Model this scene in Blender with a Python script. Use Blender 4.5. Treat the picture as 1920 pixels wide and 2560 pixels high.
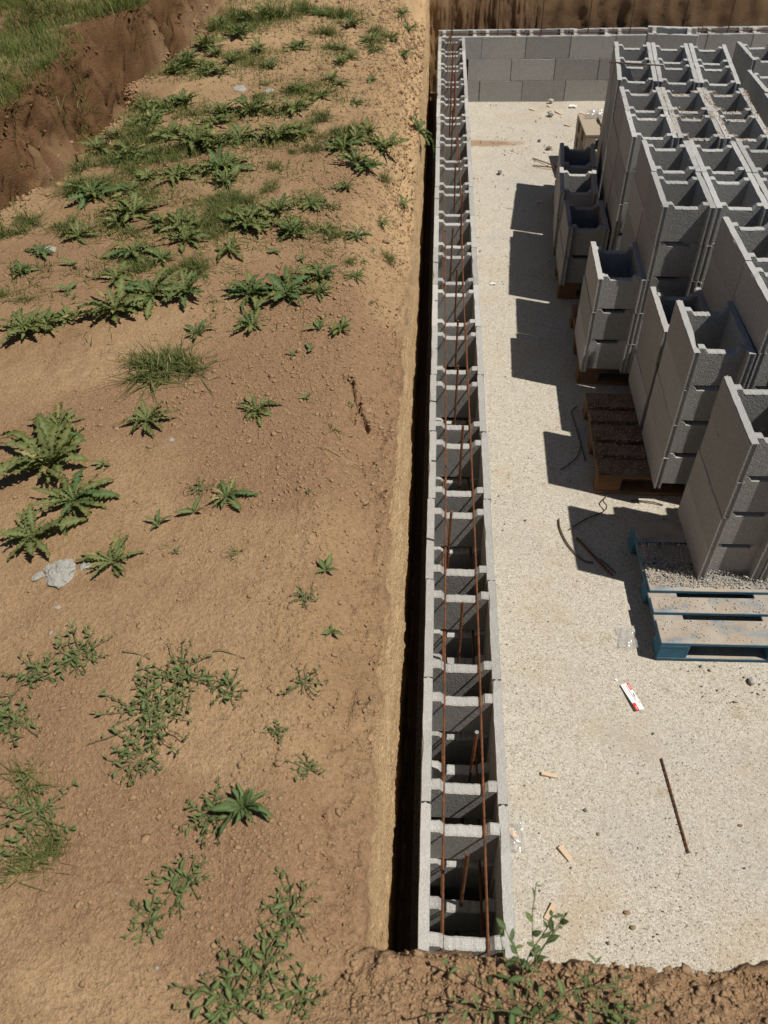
import bpy, bmesh, math, random
import numpy as np
from mathutils import Vector, Matrix, Euler, Quaternion

for o in list(bpy.data.objects):
    bpy.data.objects.remove(o)
scene = bpy.context.scene
COL = scene.collection

# ------------------------------------------------------------------ camera
cam_d = bpy.data.cameras.new('camera')
cam = bpy.data.objects.new('camera', cam_d)
COL.objects.link(cam)
cam.location = (0.0062, -1.2221, 3.3435)
cam.rotation_euler = (0.7798, 0.0247, 0.0548)
cam_d.sensor_fit = 'VERTICAL'
cam_d.sensor_height = 36.0
cam_d.lens = 1988.63 / 2560 * 36.0
cam_d.clip_start = 0.05
cam_d.clip_end = 500
scene.camera = cam
cam_d.dof.use_dof = True
cam_d.dof.focus_distance = 3.6
cam_d.dof.aperture_fstop = 4.5
scene.render.resolution_x = 768
scene.render.resolution_y = 1024

# ------------------------------------------------------------------ light
SUN = Vector((0.53, -0.172, 1.0)).normalized()
world = bpy.data.worlds.new('World')
scene.world = world
world.use_nodes = True
wn = world.node_tree
wn.nodes.clear()
sky = wn.nodes.new('ShaderNodeTexSky')
sky.sky_type = 'NISHITA'
sky.sun_disc = False
sky.sun_elevation = math.asin(SUN.z)
sky.sun_rotation = math.atan2(SUN.x, SUN.y)
sky.altitude = 900
sky.air_density = 0.8
sky.dust_density = 0.3
bg = wn.nodes.new('ShaderNodeBackground')
bg.inputs['Strength'].default_value = 0.05
wo = wn.nodes.new('ShaderNodeOutputWorld')
wn.links.new(sky.outputs[0], bg.inputs[0])
wn.links.new(bg.outputs[0], wo.inputs[0])
sun_d = bpy.data.lights.new('sun', 'SUN')
sun_d.energy = 5.0
sun_d.angle = math.radians(0.53)
sun_d.color = (1.0, 0.955, 0.88)
sun_o = bpy.data.objects.new('sun', sun_d)
COL.objects.link(sun_o)
sun_o.location = SUN * 20
sun_o.rotation_euler = SUN.to_track_quat('Z', 'Y').to_euler()
scene.view_settings.view_transform = 'Standard'
scene.view_settings.look = 'None'
scene.view_settings.exposure = -0.05
scene.view_settings.gamma = 1.0

# ------------------------------------------------------------------ noise
_rs = np.random.RandomState(7)
_perm = np.concatenate([_rs.permutation(256)] * 3)
_grad = _rs.normal(size=(256, 3))
_grad /= np.linalg.norm(_grad, axis=1)[:, None]


_gx, _gy, _gz = [np.ascontiguousarray(_grad[:, k].astype(np.float32)) for k in range(3)]
_perm = _perm.astype(np.int32)


def perlin(x, y, z=0.0):
    x, y, z = np.broadcast_arrays(np.asarray(x, float), np.asarray(y, float), np.asarray(z, float))
    fx, fy, fz = np.floor(x), np.floor(y), np.floor(z)
    xi, yi, zi = fx.astype(np.int32) & 255, fy.astype(np.int32) & 255, fz.astype(np.int32) & 255
    xf, yf, zf = (x - fx).astype(np.float32), (y - fy).astype(np.float32), (z - fz).astype(np.float32)
    u, v, w = [t * t * t * (t * (t * 6 - 15) + 10) for t in (xf, yf, zf)]
    acc = None
    res = []
    for dx in (0, 1):
        hx = _perm[xi + dx]
        for dy in (0, 1):
            hy = _perm[hx + yi + dy]
            d2 = []
            for dz in (0, 1):
                h = _perm[(hy & 255) + zi + dz] & 255
                d2.append(_gx[h] * (xf - dx) + _gy[h] * (yf - dy) + _gz[h] * (zf - dz))
            res.append(d2[0] + w * (d2[1] - d2[0]))
    a = res[0] + v * (res[1] - res[0])
    b = res[2] + v * (res[3] - res[2])
    return (a + u * (b - a)) * 1.5


def fbm(x, y, z=0.0, octv=4, gain=0.5):
    a, s, f = 1.0, 0.0, 1.0
    for i in range(octv):
        s = s + a * perlin(np.asarray(x) * f + 17.3 * i, np.asarray(y) * f - 9.1 * i, np.asarray(z) * f + 4.7 * i)
        a *= gain
        f *= 2.03
    return s


def sstep(a, b, x):
    t = np.clip((np.asarray(x, float) - a) / (b - a), 0, 1)
    return t * t * (3 - 2 * t)


# ------------------------------------------------------------------ object helpers
def tag(o, label=None, cat=None, group=None, kind=None):
    if label:
        o['label'] = label
    if cat:
        o['category'] = cat
    if group:
        o['group'] = group
    if kind:
        o['kind'] = kind
    return o


def link(name, data, parent=None, loc=None, rot=None, scale=None):
    o = bpy.data.objects.new(name, data)
    COL.objects.link(o)
    if parent is not None:
        o.parent = parent
    if loc is not None:
        o.location = loc
    if rot is not None:
        o.rotation_euler = rot
    if scale is not None:
        o.scale = (scale, scale, scale) if isinstance(scale, (int, float)) else scale
    return o


def mesh(name, verts, faces, mat=None, smooth=False):
    me = bpy.data.meshes.new(name)
    me.from_pydata([tuple(v) for v in verts], [], faces)
    if mat is not None:
        me.materials.append(mat)
    if smooth:
        me.polygons.foreach_set('use_smooth', [True] * len(me.polygons))
    me.update()
    return me


class MB:
    def __init__(self):
        self.v, self.f = [], []

    def add(self, verts, faces):
        n = len(self.v)
        self.v.extend(verts)
        self.f.extend([tuple(i + n for i in f) for f in faces])

    def box(self, x0, y0, z0, x1, y1, z1, bev=0.0):
        if bev <= 0:
            vs = [(x, y, z) for x in (x0, x1) for y in (y0, y1) for z in (z0, z1)]
            self.add(vs, [(0, 1, 3, 2), (4, 6, 7, 5), (0, 4, 5, 1), (2, 3, 7, 6), (0, 2, 6, 4), (1, 5, 7, 3)])
            return
        bm = bmesh.new()
        vs = [bm.verts.new((x, y, z)) for x in (x0, x1) for y in (y0, y1) for z in (z0, z1)]
        for f in [(0, 1, 3, 2), (4, 6, 7, 5), (0, 4, 5, 1), (2, 3, 7, 6), (0, 2, 6, 4), (1, 5, 7, 3)]:
            bm.faces.new([vs[i] for i in f])
        bmesh.ops.bevel(bm, geom=list(bm.edges), offset=bev, segments=1, affect='EDGES')
        bm.verts.index_update()
        self.add([tuple(v.co) for v in bm.verts], [tuple(v.index for v in f.verts) for f in bm.faces])
        bm.free()

    def tube(self, pts, r, n=6, rfun=None, cap=True):
        pts = [Vector(p) for p in pts]
        base = len(self.v)
        up = Vector((0.3, 0.2, 1)).normalized()
        for i, p in enumerate(pts):
            d = (pts[min(i + 1, len(pts) - 1)] - pts[max(i - 1, 0)]).normalized()
            a = d.cross(up)
            if a.length < 0.05:
                a = d.cross(Vector((1, 0, 0)))
            a.normalize()
            b = d.cross(a)
            rr = r if rfun is None else rfun(i, len(pts))
            for k in range(n):
                t = 2 * math.pi * k / n
                self.v.append(tuple(p + (a * math.cos(t) + b * math.sin(t)) * rr))
        for i in range(len(pts) - 1):
            for k in range(n):
                a0, b0 = base + i * n + k, base + i * n + (k + 1) % n
                self.f.append((a0, b0, b0 + n, a0 + n))
        if cap:
            self.f.append(tuple(base + k for k in range(n))[::-1])
            e = base + (len(pts) - 1) * n
            self.f.append(tuple(e + k for k in range(n)))

    def mesh(self, name, mat=None, smooth=False):
        return mesh(name, self.v, self.f, mat, smooth)


# ------------------------------------------------------------------ material helpers
class NT:
    def __init__(self, name):
        self.m = bpy.data.materials.new(name)
        self.m.use_nodes = True
        self.t = self.m.node_tree
        self.t.nodes.clear()
        self.out = self.t.nodes.new('ShaderNodeOutputMaterial')
        self.p = self.t.nodes.new('ShaderNodeBsdfPrincipled')
        self.t.links.new(self.p.outputs[0], self.out.inputs[0])
        self.p.inputs['Roughness'].default_value = 0.9
        self.p.inputs['Specular IOR Level'].default_value = 0.2
        self.tc = self.t.nodes.new('ShaderNodeTexCoord')
        self.co = self.tc.outputs['Object']

    def n(self, typ, **kw):
        nd = self.t.nodes.new('ShaderNode' + typ)
        for k, v in kw.items():
            setattr(nd, k, v)
        return nd

    def L(self, a, b):
        self.t.links.new(a, b)

    def val(self, sock, v):
        if hasattr(v, 'is_output') or isinstance(v, bpy.types.NodeSocket):
            self.L(v, sock)
        else:
            sock.default_value = v

    def map(self, scale, co=None, loc=(0, 0, 0)):
        m = self.n('Mapping')
        self.L(co or self.co, m.inputs[0])
        m.inputs['Scale'].default_value = scale
        m.inputs['Location'].default_value = loc
        return m.outputs[0]

    def noise(self, scale, detail=4, rough=0.55, co=None, dist=0.0):
        nd = self.n('TexNoise')
        self.L(co or self.co, nd.inputs['Vector'])
        nd.inputs['Scale'].default_value = scale
        nd.inputs['Detail'].default_value = detail
        nd.inputs['Roughness'].default_value = rough
        nd.inputs['Distortion'].default_value = dist
        return nd.outputs['Fac']

    def voro(self, scale, feature='F1', out='Distance', co=None):
        nd = self.n('TexVoronoi', feature=feature)
        self.L(co or self.co, nd.inputs['Vector'])
        nd.inputs['Scale'].default_value = scale
        return nd.outputs[out]

    def ramp(self, fac, stops, interp='LINEAR'):
        nd = self.n('ValToRGB')
        nd.color_ramp.interpolation = interp
        el = nd.color_ramp.elements
        while len(el) < len(stops):
            el.new(0.5)
        for e, (p, c) in zip(el, stops):
            e.position = p
            e.color = (c, c, c, 1) if isinstance(c, (int, float)) else (c[0], c[1], c[2], 1)
        self.L(fac, nd.inputs[0])
        return nd.outputs[0]

    def mix(self, fac, a, b, mode='MIX'):
        nd = self.n('Mix', data_type='RGBA', blend_type=mode)
        self.val(nd.inputs[0], fac)
        for s, v in ((nd.inputs[6], a), (nd.inputs[7], b)):
            if isinstance(v, (tuple, list)):
                s.default_value = (v[0], v[1], v[2], 1)
            else:
                self.val(s, v)
        return nd.outputs[2]

    def math(self, op, a, b=0.0, clamp=False):
        nd = self.n('Math', operation=op, use_clamp=clamp)
        self.val(nd.inputs[0], a)
        self.val(nd.inputs[1], b)
        return nd.outputs[0]

    def bump(self, h, strength=0.5, dist=0.01, normal=None):
        nd = self.n('Bump')
        self.L(h, nd.inputs['Height'])
        nd.inputs['Strength'].default_value = strength
        nd.inputs['Distance'].default_value = dist
        if normal is not None:
            self.L(normal, nd.inputs['Normal'])
        return nd.outputs[0]

    def attr(self, name):
        nd = self.n('Attribute', attribute_name=name)
        return nd

    def rnd(self):
        return self.n('ObjectInfo').outputs['Random']

    def normz(self):
        g = self.n('NewGeometry')
        s = self.n('SeparateXYZ')
        self.L(g.outputs['Normal'], s.inputs[0])
        return s.outputs[2]

    def color(self, c):
        s = self.p.inputs['Base Color']
        if isinstance(c, (tuple, list)):
            s.default_value = (c[0], c[1], c[2], 1)
        else:
            self.L(c, s)

    def normal(self, nsock):
        self.L(nsock, self.p.inputs['Normal'])


M = {}


def build_materials():
    # soil -----------------------------------------------------------
    m = NT('soil')
    big = m.noise(1.2, 4, 0.6)
    mid = m.noise(6.0, 4, 0.65)
    fine = m.noise(85, 3, 0.7)
    c = m.mix(m.ramp(big, [(0.38, 0.0), (0.62, 1.0)]), (0.282, 0.176, 0.094), (0.430, 0.286, 0.162))
    c = m.mix(m.ramp(mid, [(0.40, 0.0), (0.64, 0.7)]), c, (0.375, 0.240, 0.132))
    sp = m.n('SeparateXYZ')
    at = m.attr('soil')
    m.L(at.outputs['Color'], sp.inputs[0])
    c = m.mix(sp.outputs[1], c, m.mix(fine, (0.225, 0.134, 0.075), (0.37, 0.230, 0.132)))      # darker crumbly topsoil
    c = m.mix(sp.outputs[0], c, m.mix(mid, (0.070, 0.034, 0.015), (0.185, 0.098, 0.046)))     # moist brown clay in the cuts
    strat = m.noise(10, 3, 0.6, co=m.map((1, 0.6, 5.0)))
    c = m.mix(sp.outputs[2], c, m.mix(strat, (0.60, 0.405, 0.210), (0.75, 0.530, 0.300)))       # dry ochre loam of the long cut
    c = m.mix(m.ramp(fine, [(0.3, 0.5), (0.62, 0.0)]), c, (0.165, 0.10, 0.052))
    c = m.mix(m.ramp(fine, [(0.66, 0.0), (0.80, 0.45)]), c, (0.56, 0.43, 0.29))
    m.color(c)
    h = m.math('ADD', m.math('MULTIPLY', mid, 0.38), m.math('MULTIPLY', fine, 0.5))
    h = m.math('ADD', h, m.math('MULTIPLY', m.noise(260, 1), 0.16))
    m.normal(m.bump(h, 0.9, 0.024))
    m.p.inputs['Specular IOR Level'].default_value = 0.08
    M['soil'] = m.m
    # clods --------------------------------------------------------
    m = NT('clod')
    c = m.mix(m.noise(25, 4), (0.22, 0.135, 0.072), (0.40, 0.27, 0.155))
    m.color(c)
    m.normal(m.bump(m.noise(160, 4), 0.6, 0.004))
    m.p.inputs['Specular IOR Level'].default_value = 0.08
    M['clod'] = m.m
    m = NT('dark_clod')
    m.color(m.mix(m.noise(25, 3), (0.085, 0.040, 0.018), (0.24, 0.135, 0.068)))
    m.p.inputs['Specular IOR Level'].default_value = 0.08
    M['dark_clod'] = m.m
    # slab ---------------------------------------------------------
    m = NT('slab_concrete')
    cell = m.n('TexVoronoi', feature='F1')
    m.L(m.co, cell.inputs['Vector'])
    cell.inputs['Scale'].default_value = 175
    s = m.n('SeparateXYZ')
    m.L(cell.outputs['Color'], s.inputs[0])
    agg = m.ramp(s.outputs[0], [(0.0, (0.345, 0.296, 0.228)), (0.3, (0.470, 0.422, 0.342)), (0.6, (0.530, 0.484, 0.404)), (0.85, (0.588, 0.548, 0.470)), (1.0, (0.68, 0.632, 0.54))])
    gr3 = m.noise(330, 2, 0.7)
    c = m.mix(m.ramp(gr3, [(0.36, 0.34), (0.56, 0.0)]), agg, (0.255, 0.220, 0.165))
    c = m.mix(m.ramp(gr3, [(0.60, 0.0), (0.74, 0.5)]), c, (0.62, 0.58, 0.50))
    st = m.noise(2.3, 4, 0.65)
    c = m.mix(m.ramp(st, [(0.50, 0.0), (0.70, 0.40)]), c, (0.40, 0.295, 0.175))
    st2 = m.noise(8.0, 4, 0.65)
    c = m.mix(m.ramp(st2, [(0.60, 0.0), (0.74, 0.50)]), c, (0.30, 0.19, 0.09))
    gr = m.noise(1.1, 4, 0.6, co=m.map((1, 1, 1), loc=(5, 2, 0)))
    c = m.mix(m.ramp(gr, [(0.50, 0.0), (0.70, 0.38)]), c, (0.37, 0.355, 0.32))
    c = m.mix(m.ramp(s.outputs[2], [(0.965, 0.0), (0.98, 0.7)]), c, (0.12, 0.11, 0.09))
    # rust-brown earth stain by the wall
    q = m.n('VectorMath', operation='DISTANCE')
    m.L(m.map((1.0, 4.5, 1.0)), q.inputs[0])
    q.inputs[1].default_value = (0.48, 7.72 * 4.5, 0.0)
    rust = m.math('SUBTRACT', m.math('ADD', 0.30, m.math('MULTIPLY', st2, 0.45)), q.outputs['Value'])
    c = m.mix(m.ramp(rust, [(0.0, 0.0), (0.22, 0.75)]), c, (0.28, 0.16, 0.075))
    m.color(c)
    h = m.math('ADD', m.math('MULTIPLY', cell.outputs['Distance'], -1.0), m.math('MULTIPLY', gr3, 0.7))
    m.normal(m.bump(h, 0.65, 0.004))
    M['slab'] = m.m
    # rust stain patch
    # block concrete -----------------------------------------------
    m = NT('block_concrete')
    r = m.rnd()
    ba = m.mix(m.noise(3.5, 5, 0.65), (0.270, 0.263, 0.244), (0.355, 0.345, 0.322))
    por = m.voro(170, 'F1', 'Color')
    s = m.n('SeparateXYZ')
    m.L(por, s.inputs[0])
    c = m.mix(m.ramp(s.outputs[0], [(0.0, 0.42), (0.35, 0.0)]), ba, (0.20, 0.20, 0.195))
    c = m.mix(m.ramp(s.outputs[1], [(0.72, 0.0), (0.95, 0.42)]), c, (0.52, 0.515, 0.495))
    c = m.mix(m.ramp(m.noise(300, 2), [(0.30, 0.55), (0.40, 0.0)]), c, (0.10, 0.10, 0.098))
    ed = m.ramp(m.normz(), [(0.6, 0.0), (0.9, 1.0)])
    c = m.mix(m.math('MULTIPLY', ed, 0.40), c, (0.52, 0.515, 0.49))                                # sunlight painted into the colour: upward faces and rims made paler
    hs = m.n('HueSaturation')
    m.L(m.math('ADD', 0.84, m.math('MULTIPLY', r, 0.32)), hs.inputs['Value'])
    m.L(c, hs.inputs['Color'])
    c = hs.outputs[0]
    dirt = m.ramp(m.noise(2.2, 5, 0.7, co=m.map((1, 1, 1), loc=(3, 7, 1))), [(0.55, 0.0), (0.72, 0.45)])
    c = m.mix(dirt, c, (0.27, 0.225, 0.165))
    m.color(c)
    h = m.math('ADD', m.math('MULTIPLY', m.noise(230, 1), 0.5), m.math('MULTIPLY', m.voro(170), 0.8))
    h = m.math('ADD', h, m.math('MULTIPLY', m.noise(45, 1), 0.6))
    m.normal(m.bump(h, 0.55, 0.004))
    m.p.inputs['Specular IOR Level'].default_value = 0.12
    M['block'] = m.m
    # rebar ---------------------------------------------------------
    m = NT('rusty_steel')
    c = m.mix(m.ramp(m.noise(18, 5), [(0.35, 0.0), (0.65, 1.0)]), (0.20, 0.075, 0.028), (0.085, 0.045, 0.028))
    c = m.mix(m.ramp(m.noise(70, 3), [(0.58, 0.0), (0.72, 0.7)]), c, (0.30, 0.125, 0.045))
    m.color(c)
    m.p.inputs['Roughness'].default_value = 0.75
    m.p.inputs['Metallic'].default_value = 0.15
    m.normal(m.bump(m.noise(260, 3), 0.5, 0.002))
    M['rebar'] = m.m
    m = NT('dark_steel')
    m.color(m.mix(m.noise(30, 4), (0.05, 0.04, 0.035), (0.14, 0.085, 0.05)))
    m.p.inputs['Roughness'].default_value = 0.6
    M['wire'] = m.m
    m = NT('cut_steel')
    m.color((0.75, 0.74, 0.72))
    m.p.inputs['Metallic'].default_value = 0.8
    m.p.inputs['Roughness'].default_value = 0.35
    M['cut_steel'] = m.m
    # pallet timber ---------------------------------------------------
    for nm, blue in (('blue_timber', True), ('brown_timber', False)):
        m = NT(nm)
        g = m.noise(9, 6, 0.65, co=m.map((0.9, 11, 11)), dist=0.4)
        wood = m.mix(g, (0.19, 0.125, 0.075), (0.40, 0.31, 0.215)) if blue else m.mix(g, (0.10, 0.050, 0.024), (0.23, 0.125, 0.062))
        wood = m.mix(m.math('MULTIPLY', m.rnd(), 0.4), wood, (0.33, 0.28, 0.22) if blue else (0.15, 0.085, 0.05))
        c = wood
        if blue:
            up = m.ramp(m.normz(), [(0.5, 0.0), (0.9, 1.0)])
            k = m.noise(4.5, 6, 0.7, co=m.map((1, 2.2, 2.2)))
            worn = m.math('ADD', m.math('MULTIPLY', up, 0.26), k)
            pm = m.ramp(worn, [(0.60, 1.0), (0.78, 0.0)])
            c = m.mix(pm, wood, m.mix(m.noise(20, 4), (0.020, 0.085, 0.155), (0.060, 0.175, 0.265)))
            dust = m.math('MULTIPLY', up, m.ramp(m.noise(6, 6, 0.7), [(0.35, 0.15), (0.65, 0.8)]))
            c = m.mix(dust, c, (0.45, 0.41, 0.35))
        else:
            up = m.ramp(m.normz(), [(0.5, 0.0), (0.9, 1.0)])
            dust = m.math('MULTIPLY', up, m.ramp(m.noise(9, 6, 0.7), [(0.40, 0.0), (0.7, 0.6)]))
            c = m.mix(dust, c, (0.30, 0.25, 0.19))
        m.color(c)
        m.p.inputs['Roughness'].default_value = 0.8
        m.normal(m.bump(m.math('ADD', g, m.math('MULTIPLY', m.noise(120, 3), 0.3)), 0.5, 0.004))
        M[nm] = m.m
    m = NT('pale_timber')
    g = m.noise(9, 5, 0.6, co=m.map((11, 1.2, 11)))
    m.color(m.mix(g, (0.29, 0.235, 0.17), (0.44, 0.37, 0.28)))
    m.normal(m.bump(g, 0.3, 0.002))
    M['pale_timber'] = m.m
    m = NT('wedge_timber')
    g = m.noise(16, 5, 0.6, co=m.map((1, 14, 4)))
    m.color(m.mix(g, (0.50, 0.36, 0.245), (0.64, 0.48, 0.34)))
    M['wedge'] = m.m
    # stones & grit ----------------------------------------------------
    m = NT('grey_grit')
    m.color(m.mix(m.noise(60, 4), (0.36, 0.335, 0.29), (0.52, 0.49, 0.435)))
    m.normal(m.bump(m.noise(200, 3), 0.5, 0.003))
    M['grit'] = m.m
    m = NT('dark_grit')
    m.color(m.mix(m.noise(60, 4), (0.10, 0.092, 0.078), (0.24, 0.21, 0.17)))
    M['dark_grit'] = m.m
    m = NT('orange_grit')
    m.color(m.mix(m.noise(50, 4), (0.36, 0.235, 0.14), (0.52, 0.41, 0.30)))
    M['orange_grit'] = m.m
    m = NT('lump_concrete')
    m.color(m.mix(m.noise(30, 5), (0.25, 0.238, 0.205), (0.43, 0.412, 0.362)))
    m.normal(m.bump(m.noise(120, 5), 0.8, 0.008))
    M['lump'] = m.m
    # paper & plastic --------------------------------------------------
    for nm, col in (('white_card', (0.82, 0.81, 0.79)), ('red_print', (0.62, 0.05, 0.055)), ('pink_print', (0.80, 0.38, 0.37)), ('black_print', (0.05, 0.055, 0.055)), ('grey_print', (0.34, 0.36, 0.36))):
        m = NT(nm)
        m.color(col)
        m.p.inputs['Roughness'].default_value = 0.5
        M[nm] = m.m
    m = NT('clear_plastic')
    tr = m.n('BsdfTransparent')
    gl = m.n('BsdfGlossy')
    gl.inputs['Roughness'].default_value = 0.12
    gl.inputs['Color'].default_value = (0.95, 0.95, 0.95, 1)
    df = m.n('BsdfDiffuse')
    df.inputs['Color'].default_value = (0.75, 0.73, 0.70, 1)
    mx = m.n('MixShader')
    mx.inputs[0].default_value = 0.30
    m.L(tr.outputs[0], mx.inputs[1])
    m.L(df.outputs[0], mx.inputs[2])
    mx2 = m.n('MixShader')
    mx2.inputs[0].default_value = 0.16
    m.L(mx.outputs[0], mx2.inputs[1])
    m.L(gl.outputs[0], mx2.inputs[2])
    m.L(mx2.outputs[0], m.out.inputs[0])
    M['plastic'] = m.m
    # foliage -----------------------------------------------------------
    def leaf(nm, a, b, rib):
        m = NT(nm)
        c = m.mix(m.noise(22, 4), a, b)
        c = m.mix(m.math('MULTIPLY', m.rnd(), 0.5), c, (b[0] * 1.25, b[1] * 1.12, b[2] * 0.9))
        if rib:
            at = m.attr('rib')
            c = m.mix(at.outputs['Fac'], c, rib)
        m.color(c)
        m.p.inputs['Roughness'].default_value = 0.55
        m.p.inputs['Specular IOR Level'].default_value = 0.16
        tl = m.n('BsdfTranslucent')
        m.L(m.mix(0.5, c, (0.16, 0.26, 0.03)), tl.inputs[0])
        mx = m.n('MixShader')
        mx.inputs[0].default_value = 0.22
        m.L(m.p.outputs[0], mx.inputs[1])
        m.L(tl.outputs[0], mx.inputs[2])
        m.L(mx.outputs[0], m.out.inputs[0])
        m.normal(m.bump(m.noise(60, 3), 0.3, 0.004))
        M[nm] = m.m
    leaf('thistle_leaf', (0.058, 0.080, 0.014), (0.112, 0.132, 0.030), (0.21, 0.23, 0.10))
    leaf('yellow_leaf', (0.14, 0.125, 0.030), (0.25, 0.20, 0.070), (0.34, 0.30, 0.15))
    leaf('weed_leaf', (0.054, 0.082, 0.021), (0.098, 0.126, 0.038), (0.19, 0.25, 0.10))
    leaf('dark_leaf', (0.044, 0.068, 0.013), (0.084, 0.108, 0.024), (0.13, 0.20, 0.09))
    leaf('grass_blade', (0.048, 0.076, 0.015), (0.110, 0.138, 0.038), (0.32, 0.26, 0.12))
    leaf('meadow_blade', (0.045, 0.080, 0.014), (0.115, 0.150, 0.034), (0.34, 0.27, 0.12))
    leaf('dry_blade', (0.30, 0.22, 0.11), (0.42, 0.32, 0.17), None)
    m = NT('weed_stem')
    m.color(m.mix(m.noise(30, 3), (0.10, 0.12, 0.045), (0.20, 0.16, 0.08)))
    M['stem'] = m.m


build_materials()

# ------------------------------------------------------------------ ground
GZ = 1.45
PX0, PX1, PY0, PY1 = -0.118, 11.0, -0.66, 9.46      # the pit
FACE = 0.036                                         # how far the cut leans over its height
BANK = [(-3.2, 0.6), (-2.60, 2.35), (-2.42, 2.99), (-2.31, 3.24), (-2.29, 3.92), (-2.19, 4.33), (-2.24, 4.75), (-2.30, 5.09), (-2.13, 5.59), (-2.10, 6.10), (-2.12, 6.81), (-2.16, 7.3), (-2.3, 10.0), (-2.6, 14.0)]
CRACKS = [[(-0.350, 1.42), (-0.323, 1.388), (-0.287, 1.297), (-0.262, 1.209), (-0.228, 1.12)],
          [(-0.300, 1.33), (-0.268, 1.315), (-0.240, 1.325)], [(-0.268, 1.23), (-0.292, 1.19), (-0.300, 1.15)], [(-0.245, 1.16), (-0.215, 1.155), (-0.19, 1.13)],
          [(-0.24, -0.16), (-0.215, -0.22), (-0.205, -0.29)], [(-0.25, 0.95), (-0.20, 0.80), (-0.215, 0.70)],
          [(-0.30, 0.02), (-0.255, -0.03), (-0.25, -0.08)], [(-0.20, 3.45), (-0.175, 3.30)], [(-0.26, 2.15), (-0.21, 2.0), (-0.20, 1.85)],
          [(-0.9, 1.30), (-1.08, 1.22), (-1.2, 1.10)], [(-0.26, -0.36), (-0.22, -0.42), (-0.23, -0.5)]]


def bank_x(y):
    ys = np.array([b[1] for b in BANK])
    xs = np.array([b[0] for b in BANK])
    return np.interp(y, ys, xs)


def poly_dist(x, y, pts):
    d = np.full(np.shape(x), 1e9)
    for (ax, ay), (bx, by) in zip(pts[:-1], pts[1:]):
        vx, vy = bx - ax, by - ay
        t = np.clip(((x - ax) * vx + (y - ay) * vy) / (vx * vx + vy * vy), 0, 1)
        d = np.minimum(d, np.hypot(x - ax - t * vx, y - ay - t * vy))
    return d


def ground_base(x, y):
    """height of the open ground, without the pit"""
    x = np.asarray(x, float)
    y = np.asarray(y, float)
    edge0 = np.exp(-np.clip(PX0 - x, 0, 9) / 0.4)
    near = np.exp(-np.maximum(np.hypot(x, y + 1.0) - 0.5, 0) / 6.0)
    z = GZ + 0.032 * fbm(x * 0.7, y * 0.7, 1.5, 3) + 0.007 * fbm(x * 3.1, y * 3.1, 7.7, 4) * (0.5 + near)
    z = z + 0.0042 * fbm(x * 13, y * 13, 3.3, 3) * (0.4 + 1.2 * sstep(-0.3, 0.4, fbm(x * 1.3, y * 1.3, 5.5, 2))) + 0.0042 * fbm(x * 44, y * 44, 9.3, 2) * sstep(-0.3, 0.3, fbm(x * 1.7, y * 1.7, 2.5, 2) + 0.4 * edge0)
    # clumpy relief along the pit edge
    edge = np.exp(-np.clip(PX0 - x, 0, 9) / 0.22) * (y > PY0 - 0.3)
    z = z + edge * (0.032 * np.abs(fbm(x * 9, y * 6, 2.2, 5)) - 0.012) * (0.5 + 0.6 * sstep(1.5, 4.0, y))
    fr = np.exp(-np.clip(PY0 - y, 0, 9) / 0.16) * sstep(-0.35, -0.05, x)
    z = z + fr * (0.045 * np.abs(fbm(x * 8, y * 8, 5.2, 5)) - 0.012 + 0.010 * fbm(x * 38, y * 38, 1.2, 3))
    drop = sstep(1.6, 3.6, y) * (1 - sstep(9.0, 10.0, y)) * sstep(-0.34, 0.0, x - PX0 + 0.05 * fbm(x * 4, y * 4, 8.8, 3))
    z = z - 0.20 * drop + drop * 0.035 * fbm(x * 12, y * 9, 6.6, 4)
    for ci, c in enumerate(CRACKS):
        d = poly_dist(x + 0.030 * perlin(x * 30, y * 30, 1) + 0.012 * perlin(x * 80, y * 80, 2), y + 0.030 * perlin(x * 30, y * 30, 5), c)
        z = z - (0.055 if ci == 0 else 0.030 if ci < 4 else 0.014) * np.exp(-(d / 0.0075) ** 2) 
    # raised bank behind a shallow trench on the left
    bx = bank_x(y) + 0.14 * fbm(y * 1.9, 3.0, 0.5, 4) + 0.02 * fbm(y * 9, x * 9, 2, 3)
    s = bx - x
    slope = 0.15 + 0.05 * fbm(y * 2.3, 7.0, 1.1, 3)
    rise = sstep(0.0, 1.0, s / slope) * 0.36
    z = z - 0.10 * np.exp(-((s + 0.02) / 0.07) ** 2) + rise
    face = sstep(0.01, 0.06, s) * (1 - sstep(slope * 0.8, slope * 1.25, s))
    z = z + face * (0.13 * np.abs(fbm(y * 5, x * 5, 4.4, 5)) - 0.04 + 0.02 * fbm(x * 30, y * 30, 2.4, 3))
    z = z + sstep(slope, slope + 0.5, s) * 0.10 * fbm(x * 1.3, y * 1.3, 6.1, 3)
    return z


def pit_profile(s):
    """drop below the ground against distance s inside the pit edge (rounded lip, then the cut)"""
    s = np.asarray(s, float)
    lip = -0.075 * sstep(-0.26, -0.01, s) - 0.035 * sstep(-0.022, 0.003, s)
    fall = np.clip(s / FACE, 0, 1)
    return lip - fall * 1.36


def axis(segs):
    out = []
    for a, b, n, pw in segs:
        t = np.linspace(0, 1, n, endpoint=False)
        if pw > 0:
            t = t ** pw
        else:
            t = 1 - (1 - t) ** (-pw)
        out.append(a + (b - a) * t)
    out.append(np.array([segs[-1][1]]))
    return np.concatenate(out)


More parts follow.
